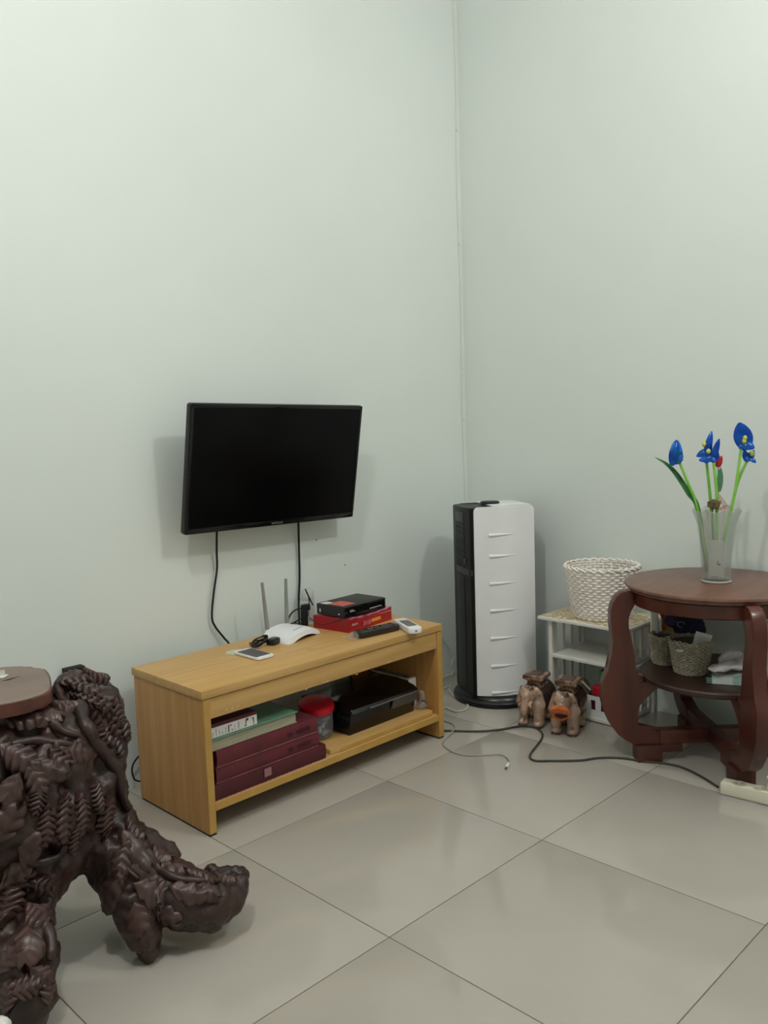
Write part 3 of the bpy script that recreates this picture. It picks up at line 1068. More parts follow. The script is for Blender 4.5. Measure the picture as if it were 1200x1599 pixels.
bm = bm_new()
zt0, zt1 = 0.05, 0.795
core = [(0.108, -0.130), (0.104, -0.1425), (0.05, -0.150), (-0.05, -0.150), (-0.106, -0.1445), (-0.112, -0.136), (-0.108, 0.120), (-0.08, 0.130), (0.08, 0.130), (0.108, 0.120)]
core_ccw = [(x, y) for x, y in core][::-1]
prism(bm, core_ccw, 0.03, 0.808, bev=0.008)
obj('black_core', bm, mat('cooler_black', (7, 7, 7), rough=0.4, spec=0.25, var=0.08, scale=20), fan)
for s in (1, -1):
    outer = cooler_section(0.036, 0.113, 0.128, 14)
    inner = [(0.1085, v) for _, v in outer]
    poly = outer + inner[::-1]
    poly = [(x * s, y) for x, y in poly]
    if s < 0:
        poly = poly[::-1]
    bm = bm_new()
    prism(bm, poly, 0.045, 0.811, bev=0.0)
    # chamfer the top outer edge
    for v in bm.verts:
        if v.co.z > 0.79 and abs(v.co.x) > 0.1095:
            v.co.x -= 0.0
    top = [e for e in bm.edges if all(v.co.z > 0.79 for v in e.verts) and not all(abs(abs(v.co.x) - 0.1085) < 1e-4 for v in e.verts)]
    bmesh.ops.bevel(bm, geom=top, offset=0.018, segments=3, affect='EDGES', profile=0.5)
    pn = obj('white_side_panel', bm, M_white, fan, smooth=30)
    if s > 0:
        # tapering grip ridges moulded on the panel
        for z in (0.70, 0.615, 0.505, 0.395, 0.282, 0.168, 0.058):
            bm = bm_new()
            pts, rs = [], []
            for k in range(13):
                v = -0.074 + 0.118 * k / 12
                x = 0.113 + 0.036 * (1 - (v / 0.128) ** 2)
                pts.append((x - 0.001, v, z + 0.004 * k / 12))
                rs.append(0.0072 * (1 - (k / 12)) ** 0.8 + 0.0006)
            tube(bm, pts, rs, 8)
            obj('grip_ridge', bm, M_white, pn)
# recessed outlet grille on the black front (local -y)
bm = bm_new()
box(bm, -0.05, 0.05, -0.1515, -0.149, 0.745, 0.785, bev=0.0005)
obj('control_panel', bm, mat('cooler_trim', (40, 42, 41), rough=0.4, var=0.08, scale=20), fan)
bm = bm_new()
prism(bm, [(-0.1085, -0.120), (-0.105, -0.1415), (-0.05, -0.1518), (0.05, -0.1518), (0.105, -0.1415), (0.1085, -0.126)], 0.535, 0.56)
obj('cross_band', bm, mat('cooler_band', (52, 54, 54), rough=0.4, var=0.08, scale=20), fan)
bm = bm_new()
box(bm, -0.05, 0.05, -0.1508, -0.149, 0.562, 0.744)
og = obj('air_outlet', bm, mat('outlet_dark', (4, 4, 4), rough=0.6, var=0.05, scale=20), fan)
for k in range(10):
    bm = bm_new()
    z = 0.572 + k * 0.018
    box(bm, -0.049, 0.049, -0.1516, -0.1508, z - .0015, z + .0015)
    obj('louvre', bm, M_screen, og)
bm = bm_new()
box(bm, 0.052, 0.060, -0.1535, -0.146, 0.575, 0.60, bev=0.001)
obj('swing_lever', bm, M_dgrey, fan)
bm = bm_new()
box(bm, -0.05, 0.05, -0.1512, -0.1495, 0.06, 0.53, bev=0.0005)
obj('tank_cover', bm, mat('cooler_tank', (6, 6, 6), rough=0.35, spec=0.25, var=0.08, scale=20), fan)
# white top deck with black control end and knob
bm = bm_new()
box(bm, -0.1, 0.1, -0.04, 0.12, 0.8085, 0.813, bev=0.002)
obj('top_deck', bm, M_white, fan)
bm = bm_new()
lathe(bm, [(0, 0), (0.036, 0), (0.040, 0.002), (0.040, 0.006), (0.036, 0.009), (0, 0.0095)], 32, Matrix.Translation((-0.01, -0.015, 0.813)))
obj('fill_cap', bm, M_black, fan)
bm = bm_new()
lathe(bm, [(0, 0), (0.178, 0), (0.186, 0.006), (0.186, 0.020), (0.180, 0.027), (0.172, 0.029), (0.168, 0.036), (0.158, 0.044), (0.13, 0.046), (0, 0.046)], 64)
obj('round_base', bm, mat('cooler_base', (16, 16, 16), rough=0.3, var=0.08, scale=20), fan)

# ------------------------------------------------------------------ white rack and what it holds
RX0, RX1, RY0, RY1, RT = 2.757, 3.005, 1.545, 1.868, 0.371
rk = thing('white_rack', 'small white plastic rack with slatted ends and floral top against the wall', 'rack', ((RX0 + RX1) / 2, (RY0 + RY1) / 2, 0))
ro = (rk.location.x, rk.location.y, 0)
tp = bbox('top_board', (RX0 - 0.022, RX1 + 0.015, RY0 - 0.026, RY1 + 0.036, RT, RT + 0.013), M_white2, rk, ro, 0.003)
bbox('floral_face', (RX0 - 0.016, RX1 + 0.011, RY0 - 0.02, RY1 + 0.03, RT + 0.013, RT + 0.0142), M_floral, tp, ro)
for yy in (RY0, RY1):
    s = 1 if yy == RY0 else -1
    for xx in (RX0 + 0.009, RX1 - 0.009):
        bbox('post', (xx - 0.009, xx + 0.009, min(yy, yy + s * .016), max(yy, yy + s * .016), 0.0, RT), M_white2, rk, ro, 0.002)
    for za, zb_ in ((0.03, 0.215), (0.24, RT - 0.006)):
        for k in range(4):
            xs = RX0 + 0.036 + k * 0.058
            bbox('slat', (xs - 0.009, xs + 0.009, min(yy + s * .004, yy + s * .011), max(yy + s * .004, yy + s * .011), za, zb_), M_white2, rk, ro, 0.001)
        bbox('end_rail', (RX0 + .012, RX1 - .012, min(yy + s * .002, yy + s * .013), max(yy + s * .002, yy + s * .013), zb_ - .012, zb_), M_white2, rk, ro, 0.001)
bbox('middle_shelf', (RX0 + 0.001, RX1 - 0.001, RY0 + 0.0165, RY1 - 0.0165, 0.222, 0.236), M_white2, rk, ro, 0.002)
bbox('bottom_shelf', (RX0 + 0.001, RX1 - 0.001, RY0 + 0.0165, RY1 - 0.0165, 0.004, 0.017), M_white2, rk, ro, 0.002)


def wicker(parent, m, r0, r1, H, rows, ribs, amp, rr, lean=0.0, oval=1.0, wavy=0.0, lining=None):
    bm = bm_new()
    seg = ribs * 2
    for k in range(rows):
        t_ = (k + 0.5) / rows
        r = r0 + (r1 - r0) * (t_ ** 0.8)
        z = H * t_
        ph = k % 2
        pts = [((r + amp * (1 if (q + ph) % 2 else -1)) * math.cos(2 * PI * q / seg), oval * (r + amp * (1 if (q + ph) % 2 else -1)) * math.sin(2 * PI * q / seg), z) for q in range(seg)]
        tube(bm, pts, rr, 5, closed=True, flat=1.0)
    obj('weave', bm, m, parent, smooth=60)['kind'] = 'stuff'
    bm = bm_new()
    for q in range(ribs):
        a = 2 * PI * (q + .25) / ribs
        tube(bm, [(((r0 + (r1 - r0) * (j / 5) ** .8)) * math.cos(a), oval * ((r0 + (r1 - r0) * (j / 5) ** .8)) * math.sin(a), H * j / 5) for j in range(6)], rr * 0.8, 5)
    obj('ribs', bm, m, parent, smooth=60)
    bm = bm_new()
    for d_, zz in ((0.002, 0.0), (-0.002, 0.004)):
        n = seg * 2
        pts = []
        for q in range(n):
            a = 2 * PI * q / n
            r = r1 + d_ + amp * 0.8 * math.sin(ribs * a * 1.0 + zz * 900)
            pts.append((r * math.cos(a), oval * r * math.sin(a), H + zz + amp * 0.8 * math.cos(ribs * a + zz * 900) + wavy * math.sin(5 * a + 1)))
        tube(bm, pts, rr * 1.0, 5, closed=True)
    obj('braided_rim', bm, m, parent, smooth=60)
    bm = bm_new()
    ri = amp + rr
    lathe(bm, [(0, 0.003), (r0 - 0.002, 0.003), (r0, 0.006)], 36)
    if lining:
        lathe(bm, [(r0 - ri, 0.007), ((r0 + r1) / 2 - ri, H * .4), (r1 - ri, H * .97), (r1 - ri - .002, H * .97), (r0 - ri - .003, 0.009), (0, 0.009)], 36)
        for v in bm.verts:
            v.co.y *= oval
    obj('base', bm, lining or m, parent)


wbk = thing('white_basket', 'large white wicker basket standing on the floral topped rack', 'basket', (2.878, 1.700, RT + 0.0148), 0.2)
wicker(wbk, M_wick, 0.104, 0.139, 0.197, 19, 26, 0.0042, 0.0041)

ctn = thing('slotted_tray', 'white slotted plastic tray on the rack bottom shelf', 'tray', (2.84, 1.70, 0.018))
bm = bm_new()
X0, X1, Y0, Y1, Hh = -0.072, 0.1, -0.11, 0.098, 0.08


def slotted_front(bm, x, thick):
    ys = [Y0]
    slots = [(-0.075, -0.055), (-0.032, -0.012), (0.008, 0.028), (0.05, 0.07)]
    for a, b in slots:
        ys += [a, b]
    ys.append(Y1)
    for k in range(0, len(ys), 2):
        box(bm, x, x + thick, ys[k], ys[k + 1], 0, Hh)
    for a, b in slots:
        box(bm, x, x + thick, a, b, 0, 0.026)
        box(bm, x, x + thick, a, b, 0.064, Hh)


slotted_front(bm, X0, 0.004)
box(bm, X1 - 0.004, X1, Y0, Y1, 0, Hh)
box(bm, X0 + .004, X1 - .004, Y0, Y0 + .004, 0, Hh)
box(bm, X0 + .004, X1 - .004, Y1 - .004, Y1, 0, Hh)
box(bm, X0 + .004, X1 - .004, Y0 + .004, Y1 - .004, 0, 0.004)
obj('tray_shell', bm, M_white, ctn, smooth=0)
rbt = thing('red_capped_bottle', 'dark bottle with bright red cap standing in the white tray', 'bottle', (2.80, 1.672, 0.0225))
bm = bm_new()
lathe(bm, [(0, 0), (0.024, 0), (0.026, 0.003), (0.026, 0.07), (0.02, 0.08)], 24)
obj('body', bm, mat('maroon_bottle', (104, 26, 44), rough=0.3, var=0.1, scale=20), rbt)
bm = bm_new()
lathe(bm, [(0.0, 0.08), (0.0225, 0.08), (0.023, 0.082), (0.022, 0.107), (0.019, 0.109), (0, 0.109)], 24)
obj('cap', bm, M_redcap, rbt)
bx_ = thing('green_carton', 'tall green carton standing in the white tray by the table leg', 'box', (2.885, 1.668, 0.0225), 0.1)
bm = bm_new()
box(bm, -0.03, 0.03, -0.036, 0.036, 0, 0.15, bev=0.001)
obj('carton', bm, M_gcart, bx_)
bm = bm_new()
box(bm, -0.028, 0.028, -0.034, 0.034, 0.1502, 0.1506)
obj('dark_top', bm, mat('carton_dark_top', (24, 40, 24), rough=0.6, var=0.1, scale=30), bx_)
bm = bm_new()
box(bm, -0.0306, -0.0301, -0.034, -0.012, 0.07, 0.125)
obj('pale_print', bm, M_print, bx_)
pb_ = thing('brown_bag', 'crumpled brown and grey bag with a stick in the white tray', 'bag', (2.835, 1.755, 0.0225))
bm = fuse([((0, 0, 0.04), (0.035, 0.03, 0.04)), ((0.01, 0.01, 0.08), (0.025, 0.022, 0.03))], 0.006)
rough_up(bm, 0.008, 40)
obj('crumpled_bag', bm, mat('brown_paper', (118, 102, 92), rough=0.7, var=0.15, scale=30), pb_)
bm = bm_new()
tube(bm, [(-0.018, 0.005, 0.11), (-0.03, -0.045, 0.083)], 0.004, 6)
obj('stick', bm, mat('pale_stick', (190, 176, 156), rough=0.6, var=0.08, scale=30), pb_)

# ------------------------------------------------------------------ ceramic elephants
def elephant(label, loc, rz, sc, broken):
    e = thing('elephant_figurine', label, 'figurine', loc, rz, 'ceramic elephants on the floor')
    b = []
    b += chain((-0.035, 0, 0.108), (0.05, 0, 0.104), 0.047, 0.05, 6)
    for x, y in ((-0.05, -0.03), (-0.05, 0.03), (0.055, -0.03), (0.055, 0.03)):
        b += chain((x, y, 0.09), (x, y, 0.02), 0.026, 0.021, 8)
        b += [((x - .006, y, 0.0135), (0.024, 0.022, 0.0135))]
    b += [((-0.082, 0, 0.135), (0.03, 0.034, 0.033))]
    b += [((-0.088, -0.012, 0.157), 0.014), ((-0.088, 0.012, 0.157), 0.014)]
    for s in (-1, 1):
        for k in range(6):
            b.append(((-0.066 + 0.002 * k, s * (0.030 + 0.004 * k), 0.146 - 0.011 * k), (0.008, 0.012, 0.016)))
    if not broken:
        b += chain((-0.105, 0, 0.13), (-0.122, 0, 0.085), 0.017, 0.013, 7) + chain((-0.122, 0, 0.085), (-0.118, 0.006, 0.045), 0.013, 0.01, 6) + chain((-0.118, 0.006, 0.045), (-0.133, 0.008, 0.04), 0.01, 0.008, 4)
    else:
        b += chain((-0.094, 0, 0.118), (-0.102, 0, 0.106), 0.024, 0.026, 4)
    for s in (-1, 1):
        b += chain((-0.098, s * 0.02, 0.106), (-0.116, s * 0.024, 0.095), 0.008, 0.005, 4)
    b += chain((0.098, 0, 0.12), (0.108, 0, 0.06), 0.006, 0.005, 6)
    bm = fuse([(Vector(c) * sc, (r * sc if not isinstance(r, tuple) else tuple(q * sc for q in r))) for c, r in b], 0.0032)
    zmin = min(v.co.z for v in bm.verts)
    for v in bm.verts:
        v.co.z -= zmin
    obj('body', bm, M_ceramic, e, smooth=60)
    # saddle cloth: a shell over the barrel
    bm = bm_new()
    n = 16
    ra_, rb_ = 0.0515, 0.0505
    A, B_ = [], []
    rowsv = []
    for k in range(n + 1):
        a = R(-25 + 230 * k / n)
        rowsv.append([bm.verts.new((x * sc, 0.0535 * sc * math.cos(a), (0.105 + 0.0535 * math.sin(a)) * sc - zmin)) for x in (-0.038, 0.0, 0.04, 0.072)])
    for P, Q in zip(rowsv, rowsv[1:]):
        for j in range(3):
            bm.faces.new((P[j], Q[j], Q[j + 1], P[j + 1]))
    bmesh.ops.solidify(bm, geom=list(bm.faces), thickness=0.003)
    obj('saddle_cloth', bm, M_ceramicd, e, smooth=60)
    bm = bm_new()
    zz = 0.148 * sc - zmin
    c = 0.004 * sc
    for w_, za, zb2 in ((0.033, -0.004, 0.005), (0.027, 0.005, 0.024), (0.034, 0.024, 0.029), (0.040, 0.029, 0.044)):
        box(bm, c - w_ * sc * 1.1, c + w_ * sc * 1.1, -w_ * sc, w_ * sc, zz + za * sc, zz + zb2 * sc, bev=0.0012)
    pd = obj('pedestal', bm, M_ceramicp, e)
    bm = bm_new()
    prism(bm, rrect(0.056 * sc, 0.05 * sc, 0.01 * sc), zz + 0.044 * sc, zz + 0.0465 * sc, Matrix.Translation((c, 0, 0)))
    obj('pedestal_inlay', bm, M_ceramicd, pd)
    bm = bm_new()
    for x, y in ((-0.05, -0.03), (-0.05, 0.03), (0.055, -0.03), (0.055, 0.03)):
        for k in (-1, 0, 1):
            bmesh.ops.create_icosphere(bm, subdivisions=1, radius=0.0055 * sc, matrix=Matrix.Translation((sc * (x - 0.0265 + .003 * abs(k)), sc * (y + 0.012 * k), 0.006)))
    obj('toenails', bm, M_ceramicd, e)
    if broken:
        d = Vector((-0.75, -0.1, -0.35)).normalized()
        c0 = Vector((-0.131, -0.004, 0.099)) * sc - Vector((0, 0, zmin))
        Mh = Matrix.Translation(c0) @ d.to_track_quat('Z', 'Y').to_matrix().to_4x4()
        bm = bm_new()
        lathe(bm, [(0.013 * sc, -0.02), (0.030 * sc, -0.02), (0.034 * sc, -0.008), (0.032 * sc, 0.001), (0.020 * sc, 0.004), (0, 0.0042)], 28, Mh @ Matrix.Diagonal((1.08, .9, 1, 1)), f=lambda a, r, z: (r * (1 + .06 * math.sin(3 * a + .6)), z))
        obj('broken_rim', bm, M_terra, e)
        bm = bm_new()
        lathe(bm, [(0, 0.0046), (0.012 * sc, 0.0046), (0.0185 * sc, 0.0046)], 24, Mh @ Matrix.Diagonal((1.25, .62, 1, 1)) @ Matrix.Translation((.003, -.004, 0)), f=lambda a, r, z: (r * (1 + .1 * math.sin(3 * a + .6)), z))
        obj('hollow_shade_disc', bm, M_hole_shade, e)  # flat dark disc stands in for the shade inside the broken trunk
    return e


elephant('rear ceramic elephant with whole trunk, beside the air cooler base', (2.628, 1.838, 0), R(12), 0.98, False)
elephant('front ceramic elephant with broken trunk showing orange clay', (2.636, 1.702, 0), R(18), 1.0, True)

# ------------------------------------------------------------------ round table
TC = Vector((2.72, 1.19, 0))
TZ = 0.6
tb = thing('round_tea_table', 'round reddish-brown wooden tea table with four curved board legs', 'table', TC)
bm = bm_new()
lathe(bm, [(0, 0.574), (0.262, 0.574), (0.277, 0.578), (0.279, 0.583), (0.283, 0.586), (0.287, 0.592), (0.285, 0.598), (0.278, 0.6), (0, 0.6)], 72)
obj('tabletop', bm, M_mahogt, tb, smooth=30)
bm = bm_new()
lathe(bm, [(0.245, 0.530), (0.264, 0.530), (0.268, 0.534), (0.268, 0.573), (0.245, 0.573)], 72)
for e_ in (0,):
    pass
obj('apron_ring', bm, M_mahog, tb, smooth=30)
bm = bm_new()
lathe(bm, [(0, 0.274), (0.232, 0.274), (0.238, 0.279), (0.238, 0.29), (0.233, 0.295), (0, 0.295)], 64)
obj('shelf', bm, mat('shelf_wood_shaded', (62, 36, 29), rough=0.4, rgb2=(47, 26, 21), scale=5, stretch=(1, 8, 1), detail=6), tb, smooth=30)  # shade under the tabletop is put into this darker wood colour
outer = [(0.185, 0.058), (0.268, 0.058), (0.30, 0.075), (0.325, 0.095), (0.350, 0.13), (0.366, 0.17), (0.377, 0.21), (0.380, 0.25), (0.372, 0.285), (0.358, 0.315), (0.350, 0.335), (0.346, 0.37), (0.342, 0.41),
         (0.345, 0.45), (0.348, 0.48), (0.348, 0.515), (0.342, 0.54), (0.330, 0.562), (0.312, 0.577), (0.29, 0.5815), (0.270, 0.5735), (0.2695, 0.530), (0.278, 0.52), (0.288, 0.508), (0.293, 0.49),
         (0.289, 0.46), (0.282, 0.43), (0.276, 0.40), (0.270, 0.36), (0.266, 0.32), (0.264, 0.295), (0.239, 0.2945), (0.239, 0.2735), (0.263, 0.273), (0.262, 0.12), (0.185, 0.105)]
ROTL = R(135)
for k in range(4):
    a = ROTL + k * PI / 2
    Mx_ = Matrix.Rotation(a, 4, 'Z') @ Matrix(((1, 0, 0, 0), (0, 0, -1, 0), (0, 1, 0, 0), (0, 0, 0, 1)))
    bm = bm_new()
    prism(bm, outer, -0.021, 0.021, Mx_, bev=0.004)
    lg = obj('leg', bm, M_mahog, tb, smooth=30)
    bm = bm_new()
    prism(bm, [(0.18, 0.0), (0.262, 0.0), (0.264, 0.01), (0.264, 0.0575), (0.18, 0.0575)], -0.03, 0.03, Mx_, bev=0.004)
    prism(bm, [(0.11, 0.03), (0.1795, 0.03), (0.1795, 0.0575), (0.11, 0.0575)], -0.02, 0.02, Mx_, bev=0.002)
    obj('foot_block', bm, mat('foot_wood', (82, 44, 36), rough=0.45, var=0.15, scale=15) if k == 0 else bpy.data.materials['foot_wood'], lg)
    bm = bm_new()
    prism(bm, [(0.012, 0.058), (0.1845, 0.058), (0.1845, 0.105), (0.012, 0.105)], -0.02, 0.02, Mx_, bev=0.002)
    obj('cross_rail', bm, M_mahog, tb, smooth=30)
    bm = bm_new()
    prism(bm, [(0.262, 0.18), (0.262, 0.2725), (0.16, 0.2725), (0.2, 0.245), (0.235, 0.215)], -0.018, 0.018, Mx_, bev=0.002)
    obj('bracket', bm, M_mahog, lg, smooth=30)
bm = bm_new()
box(bm, -0.0115, 0.0115, -0.0115, 0.0115, 0.058, 0.105)
obj('rail_joint', bm, M_mahog, tb)
# pale scuff on the left leg
bm = bm_new()
d_ = Vector((math.cos(ROTL), math.sin(ROTL), 0))
q = Matrix.Rotation(ROTL, 4, 'Z') @ Matrix(((1, 0, 0, 0), (0, 0, -1, 0), (0, 1, 0, 0), (0, 0, 0, 1)))
prism(bm, [(0.330, 0.27), (0.333, 0.29), (0.332, 0.315), (0.329, 0.30)], 0.021, 0.0214, q)
prism(bm, [(0.332, 0.24), (0.3335, 0.252), (0.3315, 0.256)], 0.021, 0.0214, q)
obj('scuff', bm, mat('bare_wood', (176, 132, 96), rough=0.7, var=0.1, scale=40), tb, smooth=0)

# things on the table shelf
SHZ = 0.2955
p = onz(1077, 1056, SHZ)
gb1 = thing('grey_basket', 'larger grey wicker basket holding a white card, nearest on the table shelf', 'basket', (p.x + 0.048, p.y + 0.018, SHZ), 0.4, 'grey baskets on the table shelf')
wicker(gb1, M_wickg, 0.05, 0.068, 0.108, 18, 20, 0.0022, 0.0023, wavy=0.002, lining=M_wickgi)
GB1 = gb1.location.copy()
p = onz(1024, 1035, SHZ)
gb2 = thing('grey_basket', 'smaller grey wicker basket behind the left leg of the round table', 'basket', (2.715, 1.362, SHZ), 0.1, 'grey baskets on the table shelf')
wicker(gb2, M_wickg, 0.038, 0.05, 0.097, 16, 16, 0.0020, 0.0023, wavy=0.003, lining=M_wickgi)
tgp = onp(1062, 1016, GB1 - Vector((0.066, 0.01, 0)), (0.92, 0.4, 0))
bm = bm_new()
box(bm, -0.001, 0.001, -0.011, 0.011, -0.004, 0.004, bev=0.0005)
tag(obj('mint_tag', bm, mat('mint_tag', (176, 206, 190), rough=0.5, var=0.1, scale=80), loc=tgp, rot=(0, 0.1, R(25))), 'tiny mint tag clipped to the rim of the larger grey basket', 'tag')
cdp = GB1 + Vector((0.004, -0.024, 0.066))
cdo = thing('white_card', 'white printed card sticking out of the larger grey basket', 'card', cdp, rot=(R(8), R(14), R(-62)))
bm = bm_new()
box(bm, -0.026, 0.026, -0.001, 0.001, -0.03, 0.075)
obj('card_sheet', bm, M_paper, cdo, smooth=0)
bm = bm_new()
for k in range(5):
    box(bm, -0.012, 0.022, -0.0014, -0.001, 0.030 + .007 * k, 0.032 + .007 * k)
obj('print_lines', bm, M_inkl, cdo, smooth=0)
bm = bm_new()
box(bm, -0.004, 0.018, -0.0014, -0.001, 0.016, 0.021)
obj('dark_print', bm, M_ink, cdo, smooth=0)

cap = thing('navy_cap', 'dark navy cloth cap slumped over the baskets on the table shelf', 'cap', (2.786, 1.288, SHZ))
bm = fuse([((0, 0.02, 0.05), (0.055, 0.05, 0.06)), ((0.0, 0.02, 0.11), (0.05, 0.055, 0.055)), ((-0.02, 0.045, 0.13), (0.045, 0.045, 0.03))], 0.006)
rough_up(bm, 0.012, 16)
zm = min(v.co.z for v in bm.verts)
for v in bm.verts:
    v.co.z -= zm
obj('cloth', bm, M_navy, cap, smooth=60)
bm = bm_new()
q = onp(1064, 975, cap.location - Vector((0.07, 0, 0)), (0.92, 0.4, 0)) - cap.location
tube(bm, [q + Vector((-.4 * .011 * math.cos(a) * -1, -.92 * .011 * math.cos(a), .009 * math.sin(a))) for a in [k * 2 * PI / 18 for k in range(15)]], 0.0012, 5)
obj('emblem_ring', bm, M_grey, cap)
po = thing('orange_pouch', 'orange cloth pouch tucked under the table apron behind the navy cap', 'pouch', (2.806, 1.378, SHZ))
bm = fuse([((0, 0, 0.08), (0.03, 0.04, 0.08)), ((0, 0, 0.16), (0.032, 0.052, 0.05))], 0.006)
rough_up(bm, 0.008, 22)
zm = min(v.co.z for v in bm.verts)
for v in bm.verts:
    v.co.z -= zm
obj('cloth', bm, M_pouch, po, smooth=60)
wp = thing('white_packet', 'white paper packet standing behind the smaller grey basket', 'packet', (2.762, 1.424, SHZ), R(30))
bm = bm_new()
prism(bm, [(-0.03, 0), (0.03, 0), (0.034, 0.08), (0.03, 0.19), (0.0, 0.205), (-0.03, 0.185), (-0.034, 0.08)], -0.012, 0.012, Matrix(((1, 0, 0, 0), (0, 0, -1, 0), (0, 1, 0, 0), (0, 0, 0, 1))), bev=0.004)
obj('paper', bm, M_paper, wp)
bm = bm_new()
prism(bm, [(-0.028, 0.165), (0.028, 0.17), (0.028, 0.174), (-0.028, 0.169)], -0.0135, -0.0115, Matrix(((1, 0, 0, 0), (0, 0, -1, 0), (0, 1, 0, 0), (0, 0, 0, 1))))
obj('fold', bm, M_grey, wp)

pcs = onz(1146, 1062, SHZ)
bgm = thing('mint_packet', 'folded mint and white plastic packet under the crumpled white bag', 'packet', (pcs.x - .012, pcs.y - .002, SHZ), R(-65))
bm = bm_new()
n = 10
gv = {}
for i in range(n + 1):
    for j in range(6):
        u, v = i / n * 2 - 1, j / 5 * 2 - 1
        gv[i, j] = bm.verts.new((u * .062, v * .045, 0.024 + 0.012 * u + 0.004 * math.sin(i * 1.9 + j * 1.1)))
for i in range(n):
    for j in range(5):
        bm.faces.new((gv[i, j], gv[i + 1, j], gv[i + 1, j + 1], gv[i, j + 1]))
r_ = bmesh.ops.extrude_face_region(bm, geom=list(bm.faces))
for e_ in r_['geom']:
    if isinstance(e_, bmesh.types.BMVert):
        e_.co.z = 0.0005
obj('folded_film', bm, M_mint, bgm, smooth=30)
bm = bm_new()
for k in range(3):
    prism(bm, [(-0.075, -0.042 + .012 * k), (-0.05, -0.04 + .012 * k), (-0.05, -0.036 + .012 * k), (-0.08, -0.036 + .014 * k)], 0.001 + .003 * k, 0.003 + .003 * k)
obj('torn_edge', bm, mat('teal_film', (120, 176, 160), rough=0.4, var=0.15, scale=40), bgm, smooth=0)
pl = thing('white_bag', 'crumpled white plastic bag slouching on the table shelf beside the basket', 'bag', (pcs.x - .004, pcs.y + .002, SHZ + 0.024), R(-65))
bm = fuse([((0.012, 0, 0.022), (0.06, 0.045, 0.016)), ((-0.045, -0.01, 0.012), (0.03, 0.03, 0.012)), ((0.045, 0.0, 0.034), (0.03, 0.03, 0.018)), ((0.0, 0.045, 0.03), (0.04, 0.02, 0.03))], 0.005)
rough_up(bm, 0.007, 28)
for v in bm.verts:
    v.co.z = max(v.co.z + 0.25 * (v.co.x + .04) * .4, 0.010 + 0.0 * v.co.x)
obj('crumpled_film', bm, M_bag, pl, smooth=50)
bm = bm_new()
tube(bm, spline([(-.05, -.043, .012), (-.01, -.052, .016), (.03, -.052, .026), (.062, -.04, .042), (.075, -.02, .052)], 6), 0.0016, 5)
obj('dark_fold_line', bm, M_blackm, pl)  # thin black tube laid along the bag's fold line
lv = thing('lilac_bag', 'small lilac plastic bag peeking out right of the front table leg', 'bag', (2.72, 1.005, SHZ))
bm = fuse([((0, 0, 0.04), (0.03, 0.028, 0.04))], 0.006)
rough_up(bm, 0.008, 30)
zm = min(v.co.z for v in bm.verts)
for v in bm.verts:
    v.co.z -= zm
obj('film', bm, mat('lilac_film', (206, 204, 226), rough=0.4, var=0.06, scale=30), lv, smooth=50)
bm = bm_new()
tube(bm, [(-.012, 0, .078), (0, 0, .088), (.012, 0, .08)], 0.004, 6)
obj('knot', bm, M_white2, lv)

# ------------------------------------------------------------------ vase and flowers
VP = onz(1120, 901, TZ)
VN = Vector((0.9, 0.4, 0)).normalized()
VP = Vector((2.722, 1.185, TZ))
VR = Vector((VN.y, -VN.x, 0))
vs = thing('glass_vase', 'tall frosted glass vase with ruffled rim on the round table', 'vase', VP)


def ruff(a, r, z):
    k = max(0, (z - 0.17) / 0.075)
    return r * (1 + 0.05 * k * math.sin(8 * a)), z + 0.006 * k * math.cos(8 * a)


bm = bm_new()
prof = [(0.0, 0.0), (0.043, 0.0), (0.046, 0.003), (0.0465, 0.012), (0.047, 0.05), (0.050, 0.1), (0.055, 0.15), (0.060, 0.19), (0.066, 0.215), (0.074, 0.238), (0.072, 0.240), (0.062, 0.214), (0.055, 0.18), (0.050, 0.14), (0.0455, 0.09), (0.042, 0.04), (0.04, 0.014), (0, 0.012)]
lathe(bm, prof, 64, f=ruff)
obj('vase_wall', bm, M_glass, vs, smooth=50)
bm = bm_new()
lathe(bm, [(0.0430, 0.001), (0.0472, 0.002), (0.0476, 0.006), (0.0430, 0.008)], 48)
obj('thick_foot', bm, mat('glass_foot', (196, 196, 178), rough=0.15, var=0.03, scale=10), vs)
bm = bm_new()
q0 = -VN * 0.018
M = Matrix.Translation(q0) @ Matrix((( VR.x, VN.x, 0, 0), (VR.y, VN.y, 0, 0), (0, 0, 1, 0), (0, 0, 0, 1)))
box(bm, -0.024, 0.024, -0.001, 0.001, 0.016, 0.14, M)
ins = obj('paper_insert', bm, M_paper, vs, smooth=0)
bm = bm_new()
for b in ((0.002, 0.006, 0.058, 0.072), (0.006, 0.013, 0.057, 0.064), (-.018, .006, .018, .0205)):
    box(bm, b[0], b[1], -0.0016, -0.001, b[2], b[3], M)
obj('dark_mark', bm, M_ink, ins, smooth=0)


def vpt(px, py, off=0.0):
    c = VP + VN * off
    return onp(px, py, c, VN)


